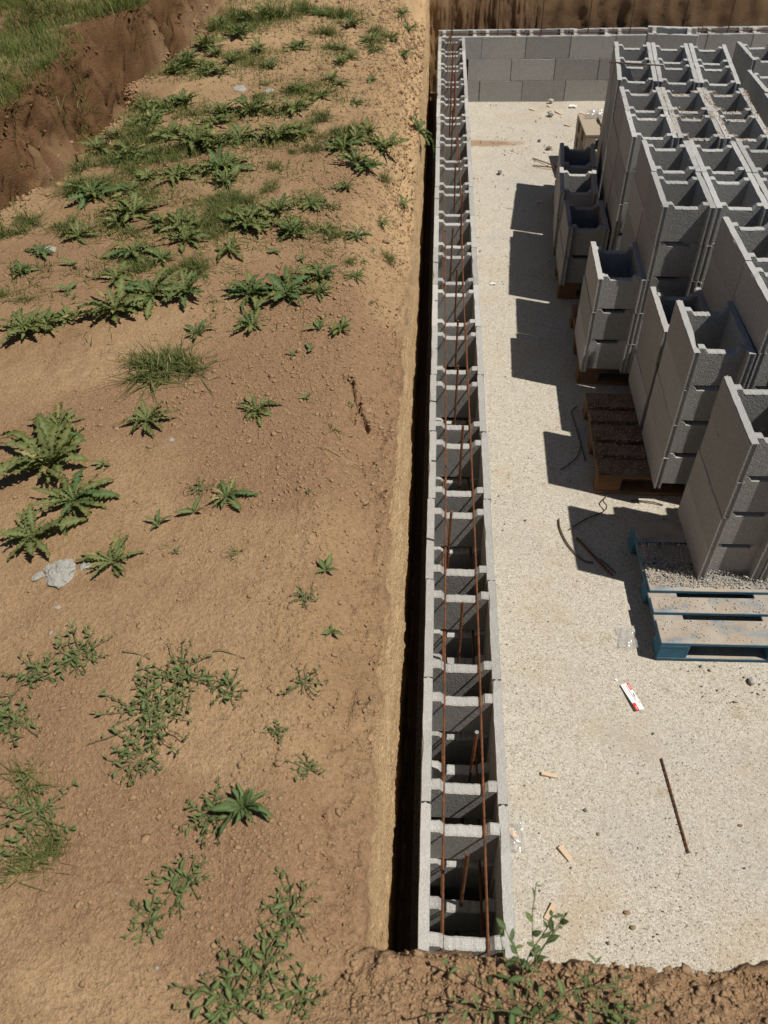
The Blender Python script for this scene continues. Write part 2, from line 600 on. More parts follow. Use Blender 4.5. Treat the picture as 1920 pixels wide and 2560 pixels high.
def build_ground():
    xs = axis([(-60, -7, 16, -2.2), (-7, -2.7, 60, -1.0), (-2.75, -1.95, 110, 1.0), (-1.95, -0.45, 125, 1.0), (-0.45, PX0, 56, 1.0), (PX0, PX0 + FACE, 46, 1.0),
               (PX0 + FACE, 1.2, 150, 1.0), (1.2, 4.2, 70, 1.0), (4.2, PX1 - FACE, 14, 1.0), (PX1 - FACE, PX1, 8, 1.0), (PX1, 60, 8, 1.5)])
    ys = axis([(-60, -2.2, 12, -2.5), (-2.2, -0.95, 24, 1.0), (-0.95, PY0, 64, 1.0), (PY0, PY0 + FACE, 40, 1.0), (PY0 + FACE, 1.6, 250, 1.0), (1.6, 4.6, 165, 1.0), (4.6, PY1 - FACE, 150, 1.0),
               (PY1 - FACE, PY1, 40, 1.0), (PY1, 12, 26, 1.0), (12, 80, 16, 2.0)])
    X, Y = np.meshgrid(xs, ys, indexing='ij')
    s = np.minimum(np.minimum(X - PX0, PX1 - X), np.minimum(Y - PY0, PY1 - Y))
    keep = s < FACE + 0.02
    out = keep & (s <= 0)
    Z = np.zeros_like(X)
    Z[out] = ground_base(X[out], Y[out])
    # above the cut the height is that of the rim
    Xr = np.where((s > 0) & (X - PX0 <= s + 1e-9), PX0, X)
    Yr = np.where((s > 0) & (Y - PY0 <= s + 1e-9), PY0, np.where((s > 0) & (PY1 - Y <= s + 1e-9), PY1, Y))
    inn = keep & (s > 0)
    Z[inn] = ground_base(Xr[inn], Yr[inn])
    Z = Z + pit_profile(s)
    Z = np.maximum(Z, -0.05)
    # uneven rim and cut faces: push the faces sideways
    X0, Y0 = X.copy(), Y.copy()
    wl = np.exp(-(np.abs(X0 - PX0) / 0.10) ** 2) * (Y0 > PY0)
    rim = sstep(0.9, 1.4, Z)
    dx = 0.010 * fbm(Y0 * 1.3, Z * 0.7, 3.0, 3) + 0.012 * fbm(Y0 * 3.5, Z * 11, 5.0, 4) + 0.010 * fbm(Y0 * 20, Z * 32, 8.0, 3)
    dx = dx + rim * (0.026 * fbm(Y0 * 3.3, 1.0, 9.0, 5, 0.6) - 0.02 * sstep(2.0, 4.5, Y0))
    X = X + wl * dx
    wf = np.exp(-(np.abs(Y0 - PY0) / 0.10) ** 2) * (X0 > PX0 - 0.05)
    X0c = X0
    dyf = 0.045 * fbm(X0c * 3.0, Z * 1.5, 2.0, 4) + 0.016 * fbm(X0c * 14, Z * 14, 6.0, 4)
    Y = Y + wf * dyf
    wb = np.exp(-(np.abs(Y0 - PY1) / 0.12) ** 2)
    teeth = 0.020 * np.abs(np.sin(X0c * 13.0 + 2.0 * fbm(X0c * 1.5, Z, 4.0, 2))) + 0.022 * fbm(X0c * 2.2, Z * 1.5, 1.0, 4) + 0.012 * fbm(X0c * 22, Z * 3.5, 3.0, 4) + 0.006 * fbm(X0c * 40, Z * 30, 3.0, 2)
    Y = Y + wb * teeth
    bs = bank_x(Y0) - X0
    bm_ = np.exp(-((bs - 0.10) / 0.14) ** 2)
    X = X + np.where(bm_ > 0.02, bm_ * (0.075 * fbm(Y0 * 4.5, Z * 5, 2.7, 4) + 0.03 * fbm(Y0 * 17, Z * 22, 3.9, 3)), 0)
    nx, ny = X.shape
    idx = -np.ones((nx, ny), int)
    kv = keep.copy()
    cellk = keep[:-1, :-1] & keep[1:, :-1] & keep[:-1, 1:] & keep[1:, 1:]
    used = np.zeros((nx, ny), bool)
    used[:-1, :-1] |= cellk
    used[1:, :-1] |= cellk
    used[:-1, 1:] |= cellk
    used[1:, 1:] |= cellk
    idx[used] = np.arange(used.sum())
    V = np.stack([X[used], Y[used], Z[used]], 1)
    ii, jj = np.nonzero(cellk)
    F = np.stack([idx[ii, jj], idx[ii + 1, jj], idx[ii + 1, jj + 1], idx[ii, jj + 1]], 1)
    me = bpy.data.meshes.new('ground')
    me.vertices.add(len(V))
    me.vertices.foreach_set('co', V.ravel())
    me.loops.add(len(F) * 4)
    me.loops.foreach_set('vertex_index', F.ravel())
    me.polygons.add(len(F))
    me.polygons.foreach_set('loop_start', np.arange(0, len(F) * 4, 4))
    me.polygons.foreach_set('loop_total', np.full(len(F), 4))
    me.polygons.foreach_set('use_smooth', np.ones(len(F), bool))
    me.update(calc_edges=True)
    # soil kinds: red = moist clay, green = dark crumbly topsoil, blue = dry ochre loam
    x, y, z, ss = X0[used], Y0[used], Z[used], s[used]
    bxs = bank_x(y) - x
    clay = sstep(-0.06, 0.06, bxs) * (1 - sstep(0.30, 0.42, bxs + 0.06 * fbm(x * 5, y * 5, 3, 3)))
    far = sstep(0.004, 0.012, ss) * (np.abs(y - PY1) < 0.2)
    clay = np.maximum(clay, far * 0.42)
    crumb = 0.95 * sstep(0.02, 0.42, fbm(x * 1.1 + 3.1, y * 1.1, 2.0, 3) + 0.35 * np.exp(-((x + 0.62) ** 2 / 0.12 + (y - 1.0) ** 2 / 0.6)) + 0.26 * np.exp(-((x + 0.45) / 0.35) ** 2) * (1 - sstep(1.6, 2.6, y)))
    crumb = np.maximum(crumb, 0.6 * sstep(0.2, 0.5, x) * (y < PY0 + 0.05) * sstep(-0.35, -0.05, x))
    ochre = sstep(-0.004, 0.004, ss) * (x < PX0 + 0.06) * (y > PY0)
    ochre = np.maximum(ochre, 0.7 * np.exp(-((x - PX0) / 0.25) ** 2) * sstep(1.8, 3.6, y) * (y < 9))
    ochre = np.maximum(ochre, 0.35 * sstep(3.5, 6.0, y) * (x > -1.9) * (x < 0))
    colr = np.stack([clay, crumb * (1 - ochre), ochre * (1 - clay), np.ones_like(clay)], 1)
    a = me.color_attributes.new('soil', 'FLOAT_COLOR', 'POINT')
    a.data.foreach_set('color', colr.ravel())
    me.materials.append(M['soil'])
    return tag(link('ground', me), 'bare tan loam ground with the cut edges of the building pit', kind='structure')


ground = build_ground()


_lx = np.arange(-3.2, 1.3, 0.015)
_ly = np.arange(-1.3, 9.0, 0.02)
_LX, _LY = np.meshgrid(_lx, _ly, indexing='ij')
_LZ = ground_base(_LX, _LY) + pit_profile(np.minimum(np.minimum(_LX - PX0, _LY - PY0), 0))


def gz(x, y):
    fx, fy = (x - _lx[0]) / 0.015, (y - _ly[0]) / 0.02
    i, j = int(min(max(fx, 0), len(_lx) - 2)), int(min(max(fy, 0), len(_ly) - 2))
    u, v = min(max(fx - i, 0), 1), min(max(fy - j, 0), 1)
    return float((_LZ[i, j] * (1 - u) + _LZ[i + 1, j] * u) * (1 - v) + (_LZ[i, j + 1] * (1 - u) + _LZ[i + 1, j + 1] * u) * v)


mb = MB()
mb.box(-0.4, -1.0, -0.5, 12, 10.0, -0.03)
tag(link('pit_floor', mb.mesh('pit_floor', M['soil'])), 'earth floor of the pit under the slab', kind='structure')

# slab: a slightly uneven sheet
def build_slab():
    xs = np.linspace(-0.03, 8.0, 120)
    ys = np.linspace(-0.75, 9.33, 160)
    X, Y = np.meshgrid(xs, ys, indexing='ij')
    Z = 0.003 * fbm(X * 1.2, Y * 1.2, 4.0, 3)
    Z = np.minimum(Z, 0.0035)
    V = np.stack([X.ravel(), Y.ravel(), Z.ravel()], 1)
    n = len(ys)
    F = [(i * n + j, (i + 1) * n + j, (i + 1) * n + j + 1, i * n + j + 1) for i in range(len(xs) - 1) for j in range(n - 1)]
    me = mesh('concrete_slab', V, F, M['slab'], True)
    o = link('concrete_slab', me)
    tag(o, 'pale rough concrete floor slab with exposed grit', kind='structure')
    return o


build_slab()

# ------------------------------------------------------------------ blocks
BL, BW, BH = 0.5, 0.3, 0.23
random.seed(11)


def block_mesh(seed, name='formwork_block'):
    rd = random.Random(seed)
    mb = MB()
    t = 0.036
    H = BH - 0.0006

    def shell(x0, x1):
        # outline, ends keyed with a groove (y=0) and a tongue (y=L)
        gx = [x0, x0 + 0.008, x0 + 0.012, x1 - 0.012, x1 - 0.008, x1]
        ring = [(gx[0], 0.0), (gx[1], 0.0), (gx[2], 0.007), (gx[3], 0.007), (gx[4], 0.0), (gx[5], 0.0)]
        ny = 14
        ring += [(x1, BL * k / ny) for k in range(1, ny)]
        ring += [(gx[5], BL - 0.007), (gx[4], BL - 0.007), (gx[3], BL - 0.001), (gx[2], BL - 0.001), (gx[1], BL - 0.007), (gx[0], BL - 0.007)]
        ring += [(x0, BL * k / ny) for k in range(ny - 1, 0, -1)]
        n = len(ring)
        cx = (x0 + x1) / 2
        lv = []
        for z, ins, jz, jxy in ((0.0, 0.0008, 0.0, 0.0004), (0.004, 0.0, 0, 0), (H - 0.006, 0.0, 0.0012, 0.0003), (H, 0.0016, 0.0016, 0.0011)):
            lv.append([(x + (ins if x < cx else -ins) + rd.uniform(-jxy, jxy), min(max(y + rd.uniform(-jxy, jxy), 0.0), BL - 0.001), z + rd.uniform(-jz, jz * 0.4)) for x, y in ring])
        for _ in range(rd.randint(1, 3)):
            q = rd.randrange(n)
            for e, wt in ((-1, .4), (0, 1.0), (1, .5)):
                i_ = (q + e) % n
                a_ = lv[3][i_]
                dp = rd.uniform(.003, .010) * wt
                lv[3][i_] = (a_[0] + (cx - a_[0]) * wt * .35, a_[1], a_[2] - dp * .6)
                b_ = lv[2][i_]
                lv[2][i_] = (b_[0], b_[1], b_[2] - dp)
        vs = [v for L in lv for v in L]
        fs = []
        for k in range(3):
            for i in range(n):
                a, b = k * n + i, k * n + (i + 1) % n
                fs.append((a, b, b + n, a + n))
        fs.append(tuple(range(n))[::-1])
        # top as quads across the thickness
        T = 3 * n
        fs.append(tuple(T + i for i in (0, 1, 2, 3, 4, 5)))
        left = [0] + [n - 1 - k for k in range(ny - 1)] + [n - ny]
        right = [5] + [6 + k for k in range(ny - 1)] + [5 + ny]
        left = [T + i for i in left]
        right = [T + i for i in right]
        for k in range(len(left) - 1):
            fs.append((left[k], right[k], right[k + 1], left[k + 1]))
        e = 5 + ny
        fs.append(tuple(T + i for i in (e, e + 1, e + 2, e + 3, e + 4, e + 5)))
        mb.add(vs, fs)

    shell(0.0, t)
    shell(BW - t, BW)

    def web(y0, y1):
        n = 22
        xa, xb = t - 0.003, BW - t + 0.003
        rows = []
        for i in range(n + 1):
            x = xa + (xb - xa) * i / n
            f = i / n
            sh = 1.0 if (f < 0.19 or f > 0.81) else 0.0
            if abs(f - 0.19) < 0.02 or abs(f - 0.81) < 0.02:
                sh = 0.5
            zt = H - 0.0025 - 0.027 * (1 - sh) + rd.uniform(-0.0016, 0.0012)
            ja, jb = rd.uniform(-0.0014, 0.001), rd.uniform(-0.001, 0.0014)
            rows.append([(x, y0, 0.002), (x, y0, zt - 0.012), (x, y0 + ja, zt - 0.003), (x, y0 + 0.006 + ja, zt + rd.uniform(0, 0.0015)), (x, y1 - 0.006 + jb, zt + rd.uniform(0, 0.0015)), (x, y1 + jb, zt - 0.003), (x, y1, zt - 0.012), (x, y1, 0.002)])
        vs = [v for r in rows for v in r]
        fs = []
        k = 8
        for i in range(n):
            for j in range(k):
                a, b = i * k + j, i * k + (j + 1) % k
                fs.append((a, b, b + k, a + k)[::-1])
        mb.add(vs, fs)

    web(0.045, 0.085)
    web(0.396, 0.437)
    me = mb.mesh(name, M['block'])
    bm = bmesh.new()
    bm.from_mesh(me)
    bmesh.ops.recalc_face_normals(bm, faces=bm.faces)
    bm.to_mesh(me)
    bm.free()
    return me


BLOCKS = [block_mesh(100 + i) for i in range(14)]


def wall_block(parent, x, y, z, rot=0.0):
    o = link('block', random.choice(BLOCKS), parent, (x + random.uniform(-.002, .002), y + random.uniform(-.0015, .0015), z), (0, 0, rot + random.uniform(-.0015, .0015)))
    return o


# long wall beside the cut
lw = link('block_wall', None, loc=(0, 0, 0))
tag(lw, 'long low wall of hollow concrete formwork blocks running beside the earth cut', 'wall', 'block walls of the foundation')
for course in range(3):
    y = -1.0 if course != 1 else -1.165
    while y < 8.99:
        wall_block(lw, 0, y, course * BH)
        y += BL
# end wall
ew = link('block_wall', None, loc=(0, 9.0, 0))
tag(ew, 'cross wall of hollow concrete formwork blocks at the far end below the earth face', 'wall', 'block walls of the foundation')
for course in range(3):
    x = 0.0 if course % 2 == 0 else 0.355
    while x < 6.0:
        # the block's length runs along x, so turn it by -90 degrees: local y -> +x
        wall_block(ew, x, 0.30, course * BH, -math.pi / 2)
        x += BL + 0.0015

# ------------------------------------------------------------------ pallets
def ordinal(n):
    w = ['', 'first', 'second', 'third', 'fourth', 'fifth', 'sixth', 'seventh', 'eighth', 'ninth', 'tenth', 'eleventh', 'twelfth', 'thirteenth', 'fourteenth', 'fifteenth', 'sixteenth', 'seventeenth', 'eighteenth', 'nineteenth']
    if n < 20:
        return w[n]
    tens = {2: 'twent', 3: 'thirt', 4: 'fort', 5: 'fift', 6: 'sixt', 7: 'sevent', 8: 'eight', 9: 'ninet'}[n // 10]
    return tens + 'ieth' if n % 10 == 0 else tens + 'y-' + w[n % 10]


_pm = {}


def plank(lx, ly, lz, mat, bev=0.0025):
    k = (round(lx, 3), round(ly, 3), round(lz, 3), mat)
    if k not in _pm:
        mb = MB()
        mb.box(0, 0, 0, lx, ly, lz, bev)
        _pm[k] = mb.mesh('plank', M[mat])
    return _pm[k]


def pallet(x, y, rot, mat, label, lx=1.2, ly=0.8, z=0.006):
    r = link('pallet', None, loc=(x, y, z), rot=(0, 0, rot))
    tag(r, label, 'pallet', 'timber pallets on the slab')
    j = lambda a: random.uniform(-a, a)
    ws = [0.145, 0.10, 0.145, 0.10, 0.145]
    gap = (ly - sum(ws)) / 4
    yy = 0.0
    for w in ws:
        link('deck_board', plank(lx, w, 0.021, mat), r, (j(.004), yy + j(.003), 0.122 + j(.001)), (j(.003), j(.002), j(.004)))
        yy += w + gap
    for xx in (0.0, lx / 2 - 0.0725, lx - 0.145):
        link('cross_board', plank(0.145, ly, 0.0215, mat), r, (xx + j(.003), 0, 0.0995))
        for yb in (0.0, ly / 2 - 0.05, ly - 0.10):
            link('spacer_block', plank(0.144, 0.10, 0.078, mat), r, (xx + 0.0005 + j(.003), yb + j(.002), 0.0215))
    for yb in (0.0, ly / 2 - 0.05, ly - 0.10):
        link('bottom_board', plank(lx, 0.10, 0.0205, mat), r, (j(.003), yb + j(.002), 0.0))
    return r


PZ = 0.1525
pallet(1.14, 1.085, 0.012, 'blue_timber', 'worn blue painted pallet with grit spilled on its empty front boards')
pallet(0.995, 2.27, -0.03, 'brown_timber', 'dark brown pallet jutting out left of the stack behind the blue one')
pallet(1.015, 3.37, -0.045, 'brown_timber', 'brown pallet under the low three-block pile and the tall stack beside it')
pallet(0.99, 4.50, -0.05, 'brown_timber', 'brown pallet hidden under the gritty-topped stack')
pallet(1.06, 5.62, -0.10, 'brown_timber', 'brown pallet hidden under the farthest tall stack')
pallet(2.46, 4.75, 0.0, 'brown_timber', 'brown pallet under the right-hand stack, nearer of the two there')
pallet(2.50, 5.95, 0.0, 'brown_timber', 'brown pallet under the right-hand stack, farther of the two there')

# ------------------------------------------------------------------ stacked blocks
COURSE = ['bottom', 'second', 'third', 'fourth', 'fifth']


def pile(x, y, rot, n, where, z0=PZ, jit=0.0035):
    """n blocks on top of each other, x/y = front left corner"""
    for k in range(n):
        c = 'top' if k == n - 1 else COURSE[k] + ' from below' if k else 'bottom'
        lab = 'hollow concrete block, %s of %s' % (c, where)
        a = rot + random.uniform(-.005, .005)
        o = link('formwork_block', random.choice(BLOCKS), None, (x + random.uniform(-jit, jit), y + random.uniform(-jit, jit), z0 + k * BH), (0, 0, a))
        tag(o, lab, 'concrete block', 'stacked formwork blocks')


def place(fx, fy, rot, cx, cy):
    c, s = math.cos(rot), math.sin(rot)
    return fx + cx * c - cy * s, fy + cx * s + cy * c


# on the blue pallet: one row, three columns, four high
for i in range(3):
    x, y = place(1.39, 1.482, 0.0, i * 0.304, 0)
    pile(x, y, 0.0, 4, 'the %s pile on the blue pallet' % ['leftmost', 'middle', 'right'][i])
# on the brown pallet
x, y = 1.292, 2.165
pile(x, y, -0.025, 4, 'the four-high pile on the dark brown pallet')
pile(1.306, 2.715, -0.02, 3, 'the three-high pile on the dark brown pallet')
for i in range(2):
    for r in range(2):
        pile(1.605 + i * 0.302, 2.165 + r * 0.503, 0.0, 5, 'the %s tall %s-column pile, dark brown pallet' % (['near', 'far'][r], ['second', 'third'][i]))
# third pallet: tall stack + the low pile in front of it
pile(1.012, 3.295, -0.03, 3, 'the low pile left of the third stack')
for i in range(3):
    for r in range(2):
        x, y = place(1.302, 3.285, -0.045, i * 0.3015, r * 0.5025)
        pile(x, y, -0.045, 5, 'the %s pile, %s column, third stack' % (['near', 'far'][r], ordinal(i + 1)))
# gritty-topped stack
for i in range(3):
    for r in range(2):
        x, y = place(1.298, 4.335, -0.060, i * 0.3015, r * 0.5025)
        pile(x, y, -0.060, 5, 'the %s pile, %s column, gritty-topped stack' % (['near', 'far'][r], ordinal(i + 1)))
pile(0.985, 4.44, -0.04, 2, 'the pair left of the gritty-topped stack')
pile(0.992, 5.07, -0.09, 2, 'the pair before the gap, farthest stack')
pile(1.045, 5.60, -0.09, 2, 'the pair left of the farthest stack')
# farthest stack
for i in range(3):
    for r in range(2):
        x, y = place(1.372, 5.475, -0.125, i * 0.3015, r * 0.5025)
        pile(x, y, -0.125, 5, 'the %s pile, %s column, farthest stack' % (['near', 'far'][r], ordinal(i + 1)))
# right-hand stacks
for i in range(2):
    pile(2.375 + i * 0.305, 4.66, 0.0, 5, 'the nearest pile, %s column, right-hand stacks' % ['left', 'right'][i])
    pile(2.39 + i * 0.305, 5.19, 0.0, 5, 'the middle pile, %s column, right-hand stacks' % ['left', 'right'][i])
    pile(2.50 + i * 0.305, 5.93, 0.0, 5, 'the farthest pile, %s column, right-hand stacks' % ['left', 'right'][i])
# lone crosswise pile before the end wall (length along x)
for k in range(4):
    c = 'top' if k == 3 else COURSE[k] + ' from below' if k else 'bottom'
    o = link('formwork_block', BLOCKS[k], None, (2.20, 8.42 + 0.003 * k, 0.006 + k * BH), (0, 0, -math.pi / 2 - 0.20 + 0.01 * k))
    tag(o, 'hollow concrete block lying crosswise, %s of the lone pile before the end wall' % c, 'concrete block', 'stacked formwork blocks')

# small pile of three half pallets with pale boards along y
for k in range(3):
    r = link('pallet', None, loc=(1.40 + 0.01 * k, 6.72 + 0.008 * k, 0.006 + k * 0.1455), rot=(0, 0, 0.02 * k - 0.02))
    tag(r, 'small pale pallet behind the farthest stack, %s of its pile of three' % ['bottom', 'middle', 'top'][k], 'pallet', 'small pallets piled by the end wall')
    xx = 0.0
    for w in (0.155, 0.10, 0.155, 0.10, 0.155):
        link('deck_board', plank(w, 0.56, 0.021, 'pale_timber'), r, (xx, random.uniform(-.006, .006), 0.122))
        xx += w + 0.034
    for yb in (0.0, 0.23, 0.46):
        link('cross_board', plank(0.80, 0.10, 0.0215, 'pale_timber'), r, (0, yb, 0.0995))
        for xb in (0.0, 0.35, 0.70):
            link('spacer_block', plank(0.10, 0.10, 0.078, 'pale_timber'), r, (xb, yb, 0.0215))
    for xb in (0.0, 0.35, 0.70):
        link('bottom_board', plank(0.10, 0.56, 0.0205, 'pale_timber'), r, (xb, 0, 0.0))

# ------------------------------------------------------------------ reinforcement
def bar_mesh(name, pts, r, ribs=0.0, n=7, mat='rebar'):
    mb = MB()
    if ribs:
        P = [Vector(p) for p in pts]
        out = []
        for a, b in zip(P[:-1], P[1:]):
            m_ = max(2, int((b - a).length / ribs))
            out += [a.lerp(b, i / m_) for i in range(m_)]
        out.append(P[-1])
        mb.tube(out, r, n, rfun=lambda i, N: r * (1.14 if i % 2 else 0.90))
    else:
        mb.tube(pts, r, n)
    return mb.mesh(name, M[mat], False)


def bar(name, pts, r, label, cat, group=None, ribs=0.0, mat='rebar', n=7):
    o0 = Vector(pts[0])
    o = link(name, bar_mesh(name, [Vector(p) - o0 for p in pts], r, ribs, n, mat), None, o0)
    return tag(o, label, cat, group)


WT = 3 * BH


def long_bar(x0, x1, y0, y1, z, r, label):
    n = max(4, int((y1 - y0) / 0.10))
    pts = []
    sx = random.uniform(0, 9)
    for i in range(n + 1):
        t = i / n
        pts.append((x0 + (x1 - x0) * t + 0.0035 * math.sin(t * 7 + sx), y0 + (y1 - y0) * t, z + 0.0012 * math.sin(t * 11 + sx)))
    bar('reinforcing_bar', pts, r, label, 'rebar', 'long bars lying on the wall', ribs=0.0125, n=6)


ZB = WT - 0.0235
long_bar(0.080, 0.086, -1.0, 4.30, ZB, 0.0046, 'rusty long bar lying along the left notches of the near wall half')
long_bar(0.067, 0.070, 3.45, 8.95, ZB, 0.0046, 'rusty long bar lying along the left notches of the far wall half')
long_bar(0.222, 0.212, -1.0, 3.05, ZB, 0.0046, 'rusty long bar lying along the right notches of the near wall half')
long_bar(0.208, 0.196, 2.55, 6.10, ZB, 0.0046, 'rusty long bar lying along the right notches of the middle wall stretch')
long_bar(0.180, 0.190, 5.55, 8.95, ZB, 0.0046, 'rusty long bar lying along the right notches of the far wall stretch')
long_bar(0.078, 0.080, -1.0, 8.9, ZB - BH, 0.0046, 'rusty long bar inside the wall on the left, one course down')
long_bar(0.218, 0.215, -1.0, 8.9, ZB - BH, 0.0046, 'rusty long bar inside the wall on the right, one course down')
long_bar(0.135, 0.128, 6.6, 9.12, WT + 0.012, 0.0055, 'dark rusty bar lying between the two rows at the far wall corner')
RODS = [(0.147, -0.25, 0.88, 0), (0.190, 0.19, 0.83, 1), (0.146, 0.72, 0.88, 0), (0.104, 1.20, 0.90, 0), (0.159, 1.72, 0.95, 0), (0.141, 2.21, 0.95, 0), (0.148, 2.72, 0.90, 0),
        (0.147, 3.25, 0.93, 0), (0.124, 3.75, 0.95, 0), (0.192, 4.24, 0.96, 0), (0.147, 4.74, 0.97, 0), (0.134, 5.75, 1.00, 0), (0.120, 6.30, 1.02, 0), (0.16, 6.8, 0.96, 0), (0.14, 7.3, 0.97, 0), (0.15, 7.8, 0.96, 0), (0.14, 8.75, 1.05, 0)]
for k, (x, y, z, cut) in enumerate(RODS):
    tx, ty = random.uniform(-.012, .012), random.uniform(-.012, .006)
    if cut:
        tx = 0.01
    o = bar('starter_bar', [(x - tx * 2, y - ty, 0.0), (x - tx * .6, y - ty * .4, z * 0.6), (x, y, z)], 0.0060, 'rusty upright starter bar in the long wall, %s from the near end' % ordinal(k + 1), 'rebar', 'upright starter bars in the long wall', ribs=0.011, n=8)
    if cut:
        mb = MB()
        mb.tube([(0, 0, 0), (0, 0, 0.003)], 0.0072, 8)
        link('cut_end', mb.mesh('cut_end', M['cut_steel']), o, (x - (x - tx * 2), y - (y - ty), z + 0.0002))
for k, (x, z) in enumerate([(0.15, 1.75), (0.67, 1.5), (1.16, 1.55), (1.69, 1.5), (2.16, 1.5), (2.75, 1.45), (3.25, 1.5)]):
    bar('starter_bar', [(x, 9.15, 0.0), (x + .01, 9.15, 0.8), (x + random.uniform(-.02, .03), 9.17, z)], 0.0058, 'thin dark upright bar in the end wall, %s from its left corner' % ordinal(k + 1), 'rebar', 'upright starter bars in the end wall', ribs=0.02, mat='wire')
bar('reinforcing_bar', [(0.03, 9.09, ZB), (2.0, 9.085, ZB), (4.5, 9.09, ZB)], 0.0055, 'dark bar lying along the near notches of the end wall', 'rebar', None, ribs=0.03, mat='rebar')
bar('reinforcing_bar', [(0.03, 9.22, ZB), (2.0, 9.225, ZB), (4.5, 9.22, ZB)], 0.0055, 'dark bar lying along the far notches of the end wall', 'rebar', None, ribs=0.03, mat='rebar')

# loose steel on the slab
bar('loose_bar', [(1.070, 0.558, 0.009), (1.081, 0.42, 0.009), (1.091, 0.28, 0.009), (1.102, 0.139, 0.009)], 0.0037, 'straight rusty offcut of bar lying on the open slab', 'rebar', None, ribs=0.011)
bar('loose_bar', [(0.845, 1.897, 0.009), (0.925, 1.76, 0.009), (1.006, 1.62, 0.009)], 0.0065, 'rusty bar offcut lying beside the blue pallet, partly in shade', 'rebar', None, ribs=0.011)
bar('loose_bar', [(0.954, 1.742, 0.007), (0.99, 1.70, 0.007), (1.029, 1.642, 0.007)], 0.003, 'thin short rod lying right of the rusty offcut by the blue pallet', 'rebar', None, mat='wire')


def wire(pts, r, label, mat='wire'):
    P = [Vector((p[0], p[1], p[2] if len(p) > 2 else r + 0.004)) for p in pts]
    out = []
    for i in range(len(P) - 1):
        p0, p1, p2, p3 = P[max(i - 1, 0)], P[i], P[i + 1], P[min(i + 2, len(P) - 1)]
        for k in range(6):
            t = k / 6
            out.append(0.5 * ((2 * p1) + (p2 - p0) * t + (2 * p0 - 5 * p1 + 4 * p2 - p3) * t * t + (3 * p1 - p0 - 3 * p2 + p3) * t ** 3))
    out.append(P[-1])
    return bar('wire', out, r, label, 'wire', 'loose wires on the slab', mat=mat, n=5)


wire([(0.985, 3.10, 0.01), (0.945, 3.05), (0.952, 2.924), (0.962, 2.787), (0.967, 2.684), (0.972, 2.60), (0.975, 2.557)], 0.004, 'dark bent wire running along the left side of the brown pallet')
wire([(0.965, 2.699), (0.917, 2.575), (0.814, 2.468)], 0.003, 'thin dark wire curving away left from the brown pallet')
wire([(1.065, 2.244), (1.03, 2.179, .03), (1.044, 2.136, .03), (1.025, 2.111), (0.918, 2.047), (0.81, 1.96)], 0.0038, 'kinked dark wire between the brown and the blue pallet')
wire([(0.761, 2.044), (0.76, 1.97), (0.78, 1.877), (0.813, 1.799), (0.862, 1.728), (0.917, 1.712)], 0.0045, 'curved dark wire bow lying half in the sun left of the rusty offcut')
wire([(1.20, 2.21), (1.31, 2.194, .015), (1.38, 2.175)], 0.004, 'short dark wire in the sunlit gap behind the blue pallet')
wire([(1.009, 7.279), (1.12, 7.15, .02), (1.24, 7.0, .03)], 0.006, 'thin grey rod sticking out left of the far pallets, upper of two', 'rebar')
wire([(0.995, 7.094), (1.12, 7.04, .02), (1.23, 6.985, .03)], 0.006, 'thin grey rod sticking out left of the far pallets, lower of two', 'rebar')
zt = PZ + 5 * BH + 0.002
wire([(1.37, 5.90, zt), (1.50, 5.86, zt + .003), (1.62, 5.83, zt + .002), (1.78, 5.80, zt)], 0.006, 'dark strap lying across the top of the farthest stack')

# ------------------------------------------------------------------ scattered solids
def rock_verts(rd, r, flat=0.7, sub=0):
    bm = bmesh.new()
    bmesh.ops.create_icosphere(bm, subdivisions=1 + sub, radius=1.0)
    sx, sy, sz = rd.uniform(.8, 1.25), rd.uniform(.7, 1.15), flat * rd.uniform(.8, 1.2)
    a = rd.uniform(0, 6.28)
    c, s = math.cos(a), math.sin(a)
    off = rd.uniform(0, 99)
    co = np.array([v.co[:] for v in bm.verts])
    k = 1 + 0.42 * fbm(co[:, 0] * 1.3 + off, co[:, 1] * 1.3, co[:, 2] * 1.3, 3) + (0.16 * np.abs(fbm(co[:, 0] * 5 + off, co[:, 1] * 5, co[:, 2] * 5, 2)) if sub > 1 else 0)
    co = co * k[:, None]
    X = co[:, 0] * sx
    Y = co[:, 1] * sy
    out = np.stack([(X * c - Y * s) * r, (X * s + Y * c) * r, co[:, 2] * sz * r], 1)
    fs = [tuple(v.index for v in f.verts) for f in bm.faces]
    bm.free()
    return out, fs


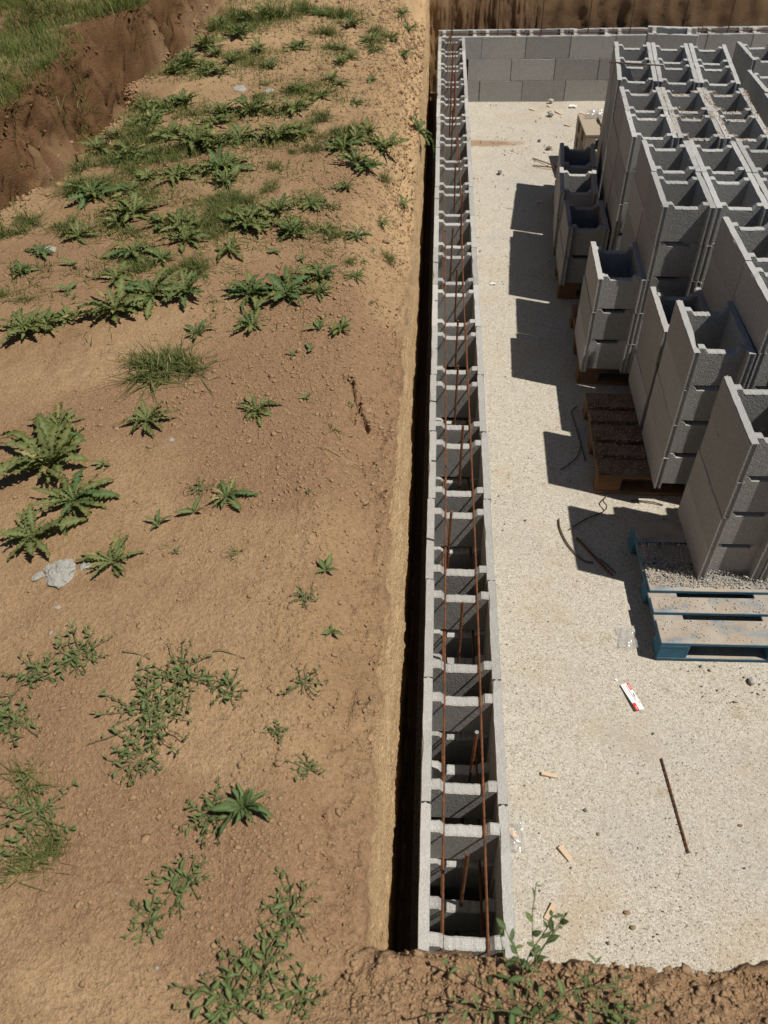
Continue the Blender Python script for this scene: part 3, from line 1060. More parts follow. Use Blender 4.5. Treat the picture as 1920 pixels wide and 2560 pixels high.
def grains(name, label, spots, mat, seed=1, flat=0.75):
    """many little solids as one mesh; spots = (x, y, z, r)"""
    rs = np.random.RandomState(seed)
    N = len(spots)
    S = np.array(spots)
    phi = (1 + 5 ** .5) / 2
    ic = np.array([(-1, phi, 0), (1, phi, 0), (-1, -phi, 0), (1, -phi, 0), (0, -1, phi), (0, 1, phi), (0, -1, -phi), (0, 1, -phi), (phi, 0, -1), (phi, 0, 1), (-phi, 0, -1), (-phi, 0, 1)]) / 1.902
    tf = np.array([(0, 11, 5), (0, 5, 1), (0, 1, 7), (0, 7, 10), (0, 10, 11), (1, 5, 9), (5, 11, 4), (11, 10, 2), (10, 7, 6), (7, 1, 8), (3, 9, 4), (3, 4, 2), (3, 2, 6), (3, 6, 8), (3, 8, 9), (4, 9, 5), (2, 4, 11), (6, 2, 10), (8, 6, 7), (9, 8, 1)])
    V = ic[None] * (1 + rs.uniform(-.45, .40, (N, 12, 1)))
    V = V * rs.uniform(.55, 1.55, (N, 1, 3)) * np.array([1, 1, flat])
    a = rs.uniform(0, 6.28, N)
    c, s = np.cos(a)[:, None], np.sin(a)[:, None]
    X = V[..., 0] * c - V[..., 1] * s
    Y = V[..., 0] * s + V[..., 1] * c
    V = np.stack([X, Y, V[..., 2]], -1) * S[:, 3][:, None, None] + S[:, None, :3]
    F = (tf[None] + (np.arange(N) * 12)[:, None, None]).reshape(-1, 3)
    me = bpy.data.meshes.new(name)
    V = V.reshape(-1, 3)
    me.vertices.add(len(V))
    me.vertices.foreach_set('co', V.ravel())
    me.loops.add(len(F) * 3)
    me.loops.foreach_set('vertex_index', F.ravel())
    me.polygons.add(len(F))
    me.polygons.foreach_set('loop_start', np.arange(0, len(F) * 3, 3))
    me.polygons.foreach_set('loop_total', np.full(len(F), 3))
    me.update(calc_edges=True)
    me.materials.append(M[mat])
    return tag(link(name, me), label, kind='stuff')


def gz_arr(x, y):
    s = np.minimum(np.minimum(x - PX0, PX1 - x), np.minimum(y - PY0, PY1 - y))
    return ground_base(x, y) + pit_profile(np.minimum(s, 0))


rs = np.random.RandomState(5)
# soil crumbs on the terrace
N = 60000
x = -0.125 - np.abs(rs.normal(0, 1, N)) * 0.8
y = -1.0 + 8.5 * rs.uniform(0, 1, N) ** 1.5
dens = 0.30 + 0.9 * sstep(0.0, 0.5, fbm(x * 1.1 + 3.1, y * 1.1, 2.0, 3) + 0.35 * np.exp(-((x + 0.62) ** 2 / 0.12 + (y - 1.0) ** 2 / 0.6)))
dens = dens + 0.5 * np.exp(-((x + 0.3) / 0.2) ** 2)
k = (rs.uniform(0, 1.2, N) < dens) & (x > -2.1)
x, y = x[k], y[k]
r = 0.0012 + 0.0018 * rs.exponential(0.65, len(x))
r = np.minimum(r, 0.0085) * (1 + 0.22 * y.clip(0, 6))
grains('soil_crumbs', 'loose soil crumbs strewn over the terrace', np.stack([x, y, gz_arr(x, y) + r * 0.2, r], 1), 'clod', 3)
# clods on the near pit edge
N = 5000
x = rs.uniform(-0.15, 1.0, N)
y = PY0 - 0.012 - np.abs(rs.normal(0, 0.12, N))
r = np.minimum(0.0013 + 0.0017 * rs.exponential(1.0, N), 0.009)
grains('edge_clods', 'broken soil clods along the near pit edge', np.stack([x, y, gz_arr(x, y) + r * 0.1, r], 1), 'clod', 4, 0.6)
# crumbs by the trench
N = 2500
y = rs.uniform(1.8, 7.0, N)
x = bank_x(y) + 0.10 + np.abs(rs.normal(0, 0.09, N)) - 0.10
r = np.minimum(0.002 + 0.004 * rs.exponential(1.0, N), 0.016)
grains('trench_crumbs', 'crumbled soil along the foot of the trench bank', np.stack([x, y, gz_arr(x, y) + r * 0.2, r], 1), 'clod', 6)
# clods clinging to the bank
N = 3000
y = rs.uniform(1.8, 8.0, N)
x = bank_x(y) - rs.uniform(-0.05, 0.30, N)
r = np.minimum(0.002 + 0.003 * rs.exponential(1.0, N), 0.013)
grains('bank_clods', 'dark clods and crumbs sticking to the face of the trench bank', np.stack([x, y, gz_arr(x, y) + r * 0.1, r], 1), 'dark_clod', 16)
# pale pebbles
N = 160
x = rs.uniform(-1.6, -0.2, N)
y = rs.uniform(-0.9, 4, N)
r = rs.uniform(0.0015, 0.004, N)
grains('white_pebbles', 'tiny pale pebbles scattered on the bare soil', np.stack([x, y, gz_arr(x, y) + r * 0.4, r], 1), 'lump', 8)
# grit on the slab
N = 12000
x = rs.uniform(0.33, 2.4, N)
y = -0.6 + 9.5 * rs.uniform(0, 1, N) ** 1.4
d = 0.06 + 0.8 * sstep(0.15, 0.6, fbm(x * 1.5, y * 1.5, 12.0, 4)) + 0.9 * np.exp(-((y - 0.95) ** 2 / 0.03)) * (x > 1.2) + 0.5 * np.exp(-((y - 7.6) ** 2 / 0.5)) * (x > 0.6)
k = rs.uniform(0, 1.3, N) < d
x, y = x[k], y[k]
r = np.minimum(0.0009 + 0.0010 * rs.exponential(1.0, len(x)), 0.006) * (1 + 0.10 * y.clip(0, 8))
grains('slab_grit', 'dark grit and crumbs scattered over the slab', np.stack([x, y, 0.003 + r * 0.4, r], 1), 'dark_grit', 9)
# grit heap on the blue pallet
N = 14000
x = rs.uniform(1.15, 2.3, N)
y = 1.435 + rs.uniform(0, 1, N) ** 0.9 * 0.30
k = (x < 1.42) | (y < 1.58)
x, y = x[k], y[k]
heap = 0.026 * np.exp(-((y - 1.505) / 0.042) ** 2) * (0.6 + 0.8 * sstep(1.2, 1.5, x)) * np.clip(1 + 0.6 * fbm(x * 9, y * 9, 2, 2), 0.3, 2)
z = PZ + rs.uniform(0, 1, len(x)) * heap
r = np.minimum(0.0009 + 0.0012 * rs.exponential(1.0, len(x)), 0.006)
sp = np.stack([x, y, z + 0.0005, r], 1)
N = 1500
x = rs.uniform(1.15, 2.3, N)
bo = rs.randint(0, 2, N)
y = np.where(bo == 0, rs.uniform(1.095, 1.225, N), rs.uniform(1.28, 1.37, N))
r = np.minimum(0.0009 + 0.0011 * rs.exponential(1.0, N), 0.005)
k = rs.uniform(0, 1, N) < 0.25 + 0.75 * sstep(-0.1, 0.4, fbm(x * 5, y * 5, 3, 3))
sp2 = np.stack([x, y, np.full(N, PZ - 0.001), r], 1)[k]
grains('spilled_grit', 'grey grit spilled along the foot of the stack on the blue pallet', np.concatenate([sp, sp2]), 'grit', 12)
N = 900
x = rs.uniform(1.0, 1.3, N)
y = rs.uniform(2.29, 3.05, N)
r = rs.uniform(0.001, 0.004, N)
grains('pallet_dust', 'fine grit lying on the boards of the dark brown pallet', np.stack([x, y, np.full(N, PZ - 0.001), r], 1), 'grit', 13)


def block_top_points(n, fx, fy, rot, cols, rows, rs, step):
    out = []
    for _ in range(n):
        i, j = rs.randint(cols), rs.randint(rows)
        if rs.rand() < 0.6:
            lx, ly = (rs.uniform(0.003, 0.033) if rs.rand() < .5 else rs.uniform(0.267, 0.297)), rs.uniform(0.01, 0.49)
            dz = 0
        else:
            lx, ly = rs.uniform(0.05, 0.25), (rs.uniform(0.048, 0.08) if rs.rand() < .5 else rs.uniform(0.40, 0.432))
            dz = -0.028 if 0.085 < lx < 0.215 else -0.003
        x, y = place(fx, fy, rot, i * 0.304 + lx, j * step + ly)
        out.append((x, y, PZ + 5 * BH - 0.001 + dz, min(0.0014 + 0.0020 * rs.exponential(1.0), 0.008)))
    return out


pts = [p for p in block_top_points(1500, 1.298, 4.335, -0.060, 3, 2, rs, 0.5025)]
pts = [p for p in pts if rs.rand() < 0.15 + 0.85 * float(sstep(1.45, 1.75, p[0]))]
grains('stack_grit', 'orange brown grit lying on the rims of the gritty-topped stack', pts, 'orange_grit', 14)


def solid(name, x, y, z, r, mat, label, cat, flat=0.7, seed=1, sub=1, group=None):
    v, f = rock_verts(random.Random(seed), r, flat, sub)
    z0 = v[:, 2].min()
    o = link(name, mesh(name, v, f, M[mat], False), None, (x, y, z - z0 - r * 0.08))
    return tag(o, label, cat, group)


for i, (x, y, r, mt, lab) in enumerate([
        (1.572, 0.975, 0.022, 'grit', 'grey angular stone on the slab right of the printed card'),
        (1.593, 0.912, 0.009, 'grit', 'small grey pebble just below the angular stone'),
        (1.473, 0.863, 0.011, 'grit', 'flat grey chip left of the angular stone on the slab'),
        (0.745, 0.204, 0.007, 'clod', 'small brown pebble alone between wedge and loose bar'),
        (1.344, 0.267, 0.009, 'clod', 'brown crumb on the slab right of the loose bar'),
        (0.816, -0.102, 0.012, 'clod', 'brown soil crumb on the slab near the pit edge, upper one'),
        (0.829, -0.156, 0.011, 'clod', 'brown soil crumb on the slab near the pit edge, lower one'),
        (0.903, 0.154, 0.006, 'grit', 'tiny grey chip on the open slab'),
        (1.344, 8.93, 0.038, 'grit', 'grey rubble piece at the foot of the end wall'),
        (1.303, 8.50, 0.040, 'grit', 'grey rubble piece lying a little before the end wall'),
        (1.195, 7.527, 0.032, 'dark_grit', 'dark rubble piece on the far slab near the small pallets'),
        (1.114, 7.748, 0.02, 'dark_grit', 'dark crumb behind the dark rubble piece on the far slab'),
        (0.647, 6.899, 0.026, 'dark_grit', 'dark crumb on the far slab close to the long wall')]):
    solid('stone', x, y, 0.002, r, mt, lab, 'stone', 0.65, 50 + i, 0, 'loose stones on the slab')

# concrete splashes on the soil
o = solid('concrete_lump', -1.148, 0.345, gz(-1.148, 0.345) - 0.012, 0.052, 'lump', 'pale grey dried concrete lump on the soil by the jagged weeds', 'concrete lump', 0.34, 3, 3)
for i, (x, y, r, lab) in enumerate([(-1.215, 0.325, 0.017, 'small pale concrete crumb touching the left of the dried lump'),
                                    (-1.075, 0.375, 0.020, 'small pale concrete crumb right of the dried lump'),
                                    (-1.03, 0.37, 0.008, 'tiny pale concrete crumb farther right of the dried lump'),
                                    (-1.11, 0.21, 0.010, 'tiny pale concrete crumb below the dried lump'),
                                    (-1.10, 0.12, 0.008, 'lowest tiny pale concrete crumb below the dried lump'),
                                    (-1.95, 2.47, 0.045, 'pale flat stone at the left beside a broad-leaved weed'),
                                    (-1.32, 2.74, 0.050, 'pale flat stone between grass tufts in mid terrace'),
                                    (-1.41, 4.89, 0.060, 'grey flat concrete splash on the upper terrace, left one'),
                                    (-1.19, 4.79, 0.050, 'grey flat concrete splash on the upper terrace, right one'),
                                    (-0.95, 0.99, 0.013, 'pale pebble beside the tiny moss tuft')]):
    solid('concrete_crumb', x, y, gz(x, y) - 0.004, r, 'lump', lab, 'concrete lump', 0.4 if r < 0.04 else 0.16, 70 + i, 1, 'concrete crumbs on the soil')

# wooden wedges
def wedge(x0, y0, x1, y1, w, label, h=0.013):
    d = Vector((x1 - x0, y1 - y0, 0))
    L = d.length
    a = math.atan2(d.y, d.x)
    v = [(0, -w / 2, 0), (L, -w / 2, 0), (L, w / 2, 0), (0, w / 2, 0), (0, -w / 2, h), (L, -w / 2, h * .3), (L, w / 2, h * .3), (0, w / 2, h)]
    f = [(3, 2, 1, 0), (4, 5, 6, 7), (0, 1, 5, 4), (1, 2, 6, 5), (2, 3, 7, 6), (3, 0, 4, 7)]
    o = link('wooden_wedge', mesh('wooden_wedge', v, f, M['wedge']), None, (x0, y0, 0.004), (0, 0, a))
    return tag(o, label, 'wedge', 'wooden wedges on the slab')


wedge(0.530, 0.463, 0.597, 0.453, 0.017, 'pale wooden wedge nearest the long wall, beside the starter bar with the bright cut end')
wedge(0.577, 0.142, 0.618, 0.090, 0.019, 'pale wooden wedge between the plastic bag and the loose bar')
wedge(0.535, -0.085, 0.498, -0.142, 0.021, 'pale wooden wedge behind the weed at the near pit edge')
for i, (a, b, lab) in enumerate([((1.081, 8.726), (1.149, 8.689), 'wood scrap on the far slab, leftmost one'), ((1.282, 8.639), (1.36, 8.626), 'wood scrap on the far slab behind the rubble, left one of the pair'),
                                 ((1.369, 8.66), (1.436, 8.555), 'wood scrap on the far slab behind the rubble, right one of the pair'), ((1.645, 8.586), (1.708, 8.562), 'wood scrap on the far slab, rightmost one'),
                                 ((1.435, 8.229), (1.495, 8.196), 'wood scrap on the far slab just behind the small pallets'), ((1.31, 8.85), (1.33, 8.80), 'wood scrap under the rubble piece at the end wall')]):
    o = wedge(a[0], a[1], b[0], b[1], 0.03, 'pale ' + lab, 0.012)

# printed header card
def card():
    a, b, c, d = Vector((0.956, 0.936, 0)), Vector((0.997, 0.950, 0)), Vector((1.036, 0.805, 0)), Vector((0.997, 0.790, 0))
    ex = ((b - a) + (c - d)) / 2          # short side
    ey = ((a - d) + (b - c)) / 2          # long side
    W_, L_ = ex.length, ey.length
    ang = math.atan2(ex.y, ex.x)
    r = link('printed_card', None, loc=(d.x, d.y, 0.008), rot=(0, math.radians(-4), ang))
    tag(r, 'white and red printed cardboard header lying on the slab', 'card')
    mb = MB()
    n = 8
    bend = lambda u, v: 0.010 * (1 - u) * (0.4 + 0.6 * (1 - v)) + 0.002 * math.sin(v * 6)
    V, F = [], []
    for i in range(n + 1):
        for j in range(n + 1):
            V.append((W_ * i / n, L_ * j / n, bend(i / n, j / n)))
    for i in range(n):
        for j in range(n):
            k = i * (n + 1) + j
            F.append((k, k + n + 1, k + n + 2, k + 1))
    link('cardboard', mesh('cardboard', V, F, M['white_card']), r)

    def patch(name, u0, v0, u1, v1, mat, dz):
        V, F = [], []
        m_ = 4
        for i in range(m_ + 1):
            for j in range(m_ + 1):
                u, v = u0 + (u1 - u0) * i / m_, v0 + (v1 - v0) * j / m_
                V.append((W_ * u, L_ * v, bend(u, v) + dz))
        for i in range(m_):
            for j in range(m_):
                k = i * (m_ + 1) + j
                F.append((k, k + m_ + 1, k + m_ + 2, k + 1))
        return link(name, mesh(name, V, F, M[mat]), r)
    patch('red_panel', 0.70, 0.74, 1.0, 1.0, 'red_print', 0.0004)
    patch('pale_band', 0.80, 0.78, 0.92, 0.96, 'pink_print', 0.0008)
    patch('red_panel', 0.0, 0.0, 0.38, 0.27, 'red_print', 0.0004)
    patch('pale_band', 0.14, 0.04, 0.26, 0.16, 'pink_print', 0.0008)
    patch('hanger_slot', 0.70, 0.44, 0.78, 0.56, 'black_print', 0.0004)
    patch('hanger_slot', 0.78, 0.52, 0.86, 0.62, 'black_print', 0.0005)
    patch('red_mark', 0.78, 0.20, 0.92, 0.30, 'pink_print', 0.0004)
    rd = random.Random(4)
    for u, v0, v1, mt, w in ((0.52, 0.30, 0.95, 'black_print', 0.075), (0.24, 0.55, 0.95, 'grey_print', 0.04), (0.14, 0.62, 0.95, 'grey_print', 0.04), (0.55, 0.05, 0.24, 'grey_print', 0.06)):
        v = v0
        while v < v1:
            L = rd.uniform(0.018, 0.045)
            patch('print_mark', u, v, u + w, min(v + L, v1), mt, 0.0004)
            v += L + rd.uniform(0.008, 0.02)


card()


def sheet(name, x, y, sx, sy, z, amp, seed, label, mat='plastic', rot=0.0):
    n = 14
    V, F = [], []
    for i in range(n + 1):
        for j in range(n + 1):
            u, v = i / n - .5, j / n - .5
            e = float(fbm(u * 3 + seed, v * 3, seed, 3))
            V.append((u * sx * (1 + 0.08 * math.sin(9 * v + seed)), v * sy * (1 + 0.08 * math.cos(7 * u + seed)), max(0.0, amp * (0.35 + e))))
    for i in range(n):
        for j in range(n):
            k = i * (n + 1) + j
            F.append((k, k + n + 1, k + n + 2, k + 1))
    o = link(name, mesh(name, V, F, M[mat], True), None, (x, y, z), (0, 0, rot))
    return tag(o, label, 'plastic')


sheet('plastic_bag', 0.402, 0.172, 0.075, 0.120, 0.005, 0.03, 2.0, 'clear crumpled plastic bag lying against the long wall')
wedge(0.372, 0.205, 0.408, 0.165, 0.020, 'pale wooden wedge inside the clear plastic bag')
sheet('plastic_bag', 1.02, 1.215, 0.09, 0.13, 0.005, 0.016, 5.0, 'thin clear plastic pouch in the shadow left of the blue pallet')
sheet('plastic_wrap', 1.56, 7.20, 0.16, 0.13, 0.006 + 3 * 0.1455 + 0.001, 0.08, 8.0, 'clear torn plastic wrap on the top small pallet at the far end')
sheet('plastic_wrap', 1.33, 7.25, 0.10, 0.22, 0.006, 0.10, 9.0, 'clear plastic wrap hanging beside the small pallets on the slab')
sheet('paper_scrap', 1.587, 8.78, 0.09, 0.05, 0.006, 0.03, 3.0, 'white paper scrap before the end wall', 'white_card')
sheet('paper_scrap', 0.492, 4.717, 0.04, 0.022, 0.005, 0.012, 4.0, 'small white paper scrap in the sun beside the long wall', 'white_card')
sheet('paper_scrap', 0.993, 6.257, 0.05, 0.03, 0.005, 0.012, 6.0, 'small white paper scrap in the shadow of the farthest stack', 'white_card')
sheet('paper_scrap', 0.930, 0.962, 0.014, 0.010, 0.005, 0.006, 7.0, 'tiny white paper flake above the printed card', 'white_card')

# ------------------------------------------------------------------ vegetation
def rib_attr(me, vals):
    a = me.attributes.new('rib', 'FLOAT', 'POINT')
    a.data.foreach_set('value', vals)


def jag_leaf(seed, mat, wid=0.17, lobes=6, curl=0.5, smooth=False):
    """a leaf one unit long along +x: arched, folded along its rib, lobed margin"""
    rd = random.Random(seed)
    n = lobes * 2 + 2 if not smooth else 8
    V, F, R = [], [], []
    ph = rd.uniform(0, 6)
    side = rd.uniform(-0.12, 0.12)
    for i in range(n + 1):
        t = i / n
        env = (math.sin(math.pi * min(t * 0.92 + 0.06, 1.0)) ** 0.75) * (0.55 + 0.65 * t) if not smooth else math.sin(math.pi * (t * 0.94 + 0.05)) ** 0.9
        z = curl * (0.55 * t - 0.75 * t * t)
        x = t * (1 - 0.10 * curl * t)
        y0 = side * t * t
        for sgn in (-1, 0, 1):
            if sgn == 0:
                V.append((x, y0, z))
                R.append(1.0 if t < 0.9 else 0.3)
            else:
                k = 1.0
                sh = 0.0
                if not smooth:
                    k = (1.18 if i % 2 else 0.48) * rd.uniform(0.8, 1.2)
                    sh = (-0.03 if i % 2 else 0.02)
                w = wid * env * k
                V.append((x + sh + 0.02 * rd.uniform(-1, 1), y0 + sgn * w, z + w * 0.35 + 0.03 * math.sin(ph + i * 1.9 + sgn)))
                R.append(0.0)
    for i in range(n):
        a = i * 3
        F += [(a, a + 3, a + 4, a + 1), (a + 1, a + 4, a + 5, a + 2)]
    me = mesh('leaf', V, F, M[mat], True)
    rib_attr(me, R)
    return me


THISTLE = [jag_leaf(i, 'thistle_leaf', 0.115 + 0.018 * (i % 3), 6 + i % 4, 0.3 + 0.2 * (i % 4)) for i in range(10)]
THISTLE_D = [jag_leaf(40 + i, 'dark_leaf', 0.125 + 0.018 * (i % 3), 6 + i % 3, 0.3 + 0.2 * (i % 4)) for i in range(6)]
THISTLE_Y = [jag_leaf(60 + i, 'yellow_leaf', 0.11 + 0.018 * (i % 3), 6 + i % 3, 0.3 + 0.2 * (i % 4)) for i in range(3)]
MIXED = THISTLE + THISTLE_D[:4] + THISTLE_Y[:1]
MIXED_B = THISTLE + THISTLE + THISTLE_Y[:1]
SMOOTHL = [jag_leaf(80 + i, 'weed_leaf', 0.14 + 0.02 * (i % 3), 4, 0.35 + 0.15 * (i % 3), True) for i in range(5)]
OVAL = [jag_leaf(120 + i, 'weed_leaf', 0.145 + 0.03 * (i % 3), 4, 0.2 + 0.3 * (i % 4), True) for i in range(7)]
LANCE = [jag_leaf(140 + i, 'dark_leaf', 0.095 + 0.02 * (i % 3), 4, 0.4 + 0.4 * (i % 3), True) for i in range(4)] + [jag_leaf(150 + i, 'weed_leaf', 0.11, 4, 0.8, True) for i in range(3)]
OVAL_D = [jag_leaf(160 + i, 'dark_leaf', 0.22 + 0.03 * (i % 3), 4, 0.2 + 0.25 * (i % 3), True) for i in range(4)]


def tuft_mesh(seed, n, mat, droop=0.6, wid=0.018, spread=0.35):
    """grass tuft of unit radius"""
    rd = random.Random(seed)
    V, F = [], []
    for b in range(n):
        a = rd.uniform(0, 6.283)
        r0 = spread * math.sqrt(rd.random())
        bx, by = r0 * math.cos(rd.uniform(0, 6.283)), r0 * math.sin(rd.uniform(0, 6.283))
        L = rd.choice([rd.uniform(0.25, 0.7), rd.uniform(0.5, 1.0), rd.uniform(0.8, 1.5)])
        el = rd.uniform(0.15, 1.45)
        dx, dy = math.cos(a), math.sin(a)
        w = wid * rd.uniform(0.7, 1.5)
        base = len(V)
        m_ = 4
        for i in range(m_ + 1):
            t = i / m_
            h = L * math.cos(el) * t
            z = L * math.sin(el) * t - droop * L * 0.6 * t * t
            z = max(z, 0.012 + 0.01 * b / n)
            ww = w * (1 - t ** 1.5) + 0.001
            V.append((bx + dx * h - dy * ww, by + dy * h + dx * ww, z))
            V.append((bx + dx * h + dy * ww, by + dy * h - dx * ww, z))
        for i in range(m_):
            k = base + 2 * i
            F.append((k, k + 1, k + 3, k + 2))
    me = mesh('tuft', V, F, M[mat], False)
    dr = [(rd.uniform(.5, 1.) if rd.random() < 0.2 else rd.uniform(0, .2)) for _ in range(n)]
    rib_attr(me, [d for d in dr for _ in range(10)])
    return me


TUFTM = [tuft_mesh(i, 190 + 30 * i, 'grass_blade', 0.5 + 0.15 * (i % 3), 0.011, 0.45) for i in range(6)]
TUFTD = [tuft_mesh(20 + i, 230, 'grass_blade', 0.35, 0.012) for i in range(3)]
TUFTS_SPARSE = [tuft_mesh(30 + i, 26, 'grass_blade', 0.6, 0.022, 0.2) for i in range(3)]

SUN_ROS = [(-1.34,0.83,0.192),(-1.20,0.65,0.143),(-1.28,0.48,0.114),(-1.39,1.04,0.105),(-0.99,0.39,0.089),(-0.68,0.69,0.075),(-0.89,0.56,0.050),(-0.78,0.62,0.047),(-1.07,1.10,0.097),(-0.66,1.16,0.075),(-0.83,2.02,0.117),(-0.67,2.03,0.149),(-0.52,2.03,0.074),(-0.78,1.76,0.086),(-0.39,1.74,0.060),(-0.48,1.74,0.050),(-0.50,1.58,0.033),(-0.57,1.54,0.033),(-0.31,0.38,0.048),(-0.27,0.16,0.031),(-0.43,-0.39,0.065),(-1.29,2.02,0.161),(-1.42,1.86,0.156),(-1.14,2.02,0.129),(-1.77,1.70,0.132),(-1.68,1.73,0.092),(-1.61,1.78,0.082),(-2.00,2.23,0.068),(-1.98,2.44,0.082),(-1.90,3.06,0.143),(-1.61,2.83,0.162),(-1.43,2.72,0.098),(-1.49,3.30,0.134),(-1.24,3.40,0.163),(-1.47,3.78,0.172),(-1.22,3.85,0.159),(-0.99,3.89,0.160),(-0.82,3.92,0.102),(-0.94,4.37,0.139),(-1.25,4.38,0.155),(-1.43,4.34,0.108),(-1.98,5.27,0.105),(-1.88,4.48,0.095),(-1.93,5.54,0.108),(-1.88,5.84,0.149),(-1.64,6.15,0.154),(-1.41,5.70,0.110),(-1.13,5.81,0.111),(-0.36,2.21,0.060),(-0.34,2.38,0.034),(-0.55,2.67,0.066),(-0.29,2.97,0.063),(-0.42,4.04,0.088),(-0.35,3.88,0.065),(-0.40,3.46,0.095),(-0.19,3.46,0.067),(-1.59,5.48,0.089),(-1.28,5.35,0.088),(-0.67,5.50,0.089),(-0.29,6.03,0.084),(-0.54,4.54,0.063),(-0.64,2.35,0.038),(-0.78,2.43,0.032),(-1.70,2.05,0.049),(-2.02,4.55,0.087),(-1.01,1.71,0.060),(-1.16,0.84,0.042),(-2.00,4.20,0.061),(-1.56,6.85,0.124),(-1.06,6.83,0.123),(-0.27,6.79,0.102),(-0.69,4.92,0.060),(-0.60,3.00,0.038),(-0.51,3.70,0.042)]
TUFTS = [(-1.12,1.44,0.190),(-1.21,1.47,0.115),(-1.01,1.47,0.124),(-1.86,4.02,0.164),(-1.92,3.79,0.130),(-2.10,3.47,0.152),(-1.99,3.57,0.112),(-1.00,2.97,0.114),(-1.24,2.67,0.121),(-1.11,2.62,0.095),(-1.56,2.64,0.072),(-1.41,2.28,0.079),(-1.15,2.26,0.123),(-1.26,2.23,0.089),(-2.21,2.66,0.159),(-2.15,2.77,0.112),(-2.06,3.12,0.157),(-1.94,3.24,0.120),(-1.60,3.00,0.102),(-1.77,2.61,0.054),(-0.99,4.78,0.131),(-0.94,6.19,0.173),(-1.90,6.43,0.200),(-1.74,6.71,0.224),(-1.42,6.77,0.225),(-1.20,6.99,0.209),(-0.83,6.67,0.181),(-1.02,0.94,0.043),(-1.00,-0.34,0.088),(-0.93,-0.54,0.104),(-0.88,-0.50,0.072),(-0.60,0.43,0.044),(-0.84,0.46,0.034),(-0.61,0.41,0.037),(-1.50,3.93,0.103),(-1.68,3.71,0.114),(-1.89,3.64,0.085),(-1.87,1.97,0.064),(-2.00,2.01,0.065),(-1.21,3.00,0.076),(-0.70,3.92,0.058),(-0.80,2.77,0.049),(-0.36,1.07,0.061),(-1.24,4.69,0.097)]
CREEPERS = [(-0.73,-0.14,0.125),(-0.67,-0.03,0.097),(-0.73,-0.27,0.066),(-0.99,0.03,0.086),(-1.10,-0.03,0.059),(-0.33,-0.03,0.051),(-0.38,-0.18,0.021),(-0.51,-0.41,0.062),(-0.29,-0.61,0.063),(-0.33,-0.73,0.075),(-1.10,-0.18,0.075),(-0.96,-0.42,0.086),(-0.54,-0.56,0.059),(-0.60,-0.65,0.041),(-0.40,-0.80,0.082),(-0.25,-0.78,0.053),(-0.53,-0.06,0.051),(-0.29,-0.27,0.035),(-0.79,0.73,0.040),(-0.36,0.26,0.035)]


def zone(x, y):
    if y < -0.30:
        return 'at the near end of the terrace'
    if x > -0.62:
        return 'near the long pit edge'
    if x < -1.75:
        return 'by the foot of the trench bank'
    if y > 4.6:
        return 'on the far terrace'
    return 'on the open terrace'


def rosette(x, y, r, rd, leaves, nl, name='thistle_rosette', tilt=(0, 0), upright=0.0, z=None):
    root = link(name, None, None, (x, y, gz(x, y) + 0.001 if z is None else z), (tilt[0], tilt[1], rd.uniform(0, 6.28)))
    for i in range(nl):
        if nl > 8 and rd.random() < 0.05:
            continue
        a = i * 2.39996 + rd.uniform(-.3, .3)
        inner = i / nl
        L = r * (1.18 - 0.55 * inner) * rd.uniform(0.55, 1.28)
        el = 0.06 + 0.60 * inner + upright + rd.uniform(-.14, .22)
        o = link('leaf', rd.choice(leaves), root, (0.04 * r * math.cos(a), 0.04 * r * math.sin(a), 0.004 + 0.03 * r * inner), (rd.uniform(-.5, .5), -el, a + rd.uniform(-.25, .25)), (L, L * rd.uniform(.65, 1.3), L * rd.uniform(.7, 1.4)))
    return root


rx = random.Random(77)
for _ in range(190):
    # denser growth up the terrace, gathered round the weeds already there
    bx_, by_, br_ = rx.choice([p for p in SUN_ROS + TUFTS if p[1] > 2.2])
    x_, y_ = bx_ + rx.gauss(0, 0.20), by_ + rx.gauss(0, 0.16)
    if x_ > -0.24 or x_ < float(bank_x(y_)) + 0.14:
        continue
    if rx.random() < 0.5:
        SUN_ROS.append((x_, y_, rx.uniform(0.05, 0.12)))
    else:
        TUFTS.append((x_, y_, rx.uniform(0.05, 0.13)))
for _ in range(26):
    x_, y_ = rx.uniform(-1.8, -0.22), rx.uniform(0.0, 4.5)
    SUN_ROS.append((x_, y_, rx.uniform(0.014, 0.030)))
rd = random.Random(21)
plants = []
for i, (x, y, r) in enumerate(SUN_ROS):
    dark = i in (20, 11, 33) or rd.random() < 0.12
    if i == 20:
        nl, lv, nm, cat, up = 52, LANCE, 'leafy_weed', 'weed', 0.35
        desc = 'dense bushy dark green weed'
    elif r < 0.055:
        nl, lv, nm, cat = rd.randint(5, 7), SMOOTHL, 'weed_seedling', 'weed'
        up = 0.25
        desc = 'small smooth-leaved seedling weed'
    else:
        nl, lv, nm, cat = int(17 + min(17, r * 100)), (THISTLE_D + THISTLE[:2] if dark else (MIXED if i % 2 else MIXED_B)), 'thistle_rosette', 'weed'
        up = rd.choice([0.0, 0.0, 0.12, 0.25])
        size = 'large' if r > 0.13 else 'medium' if r > 0.08 else 'small'
        desc = '%s %sjagged-leaved rosette weed' % (size, 'dark ' if dark else '')
    o = rosette(x, y, r * (1.0 if r > 0.12 else 1.06), rd, lv, nl, nm, upright=up)
    plants.append((o, desc, x, y, 'rosette weeds on the terrace', cat))
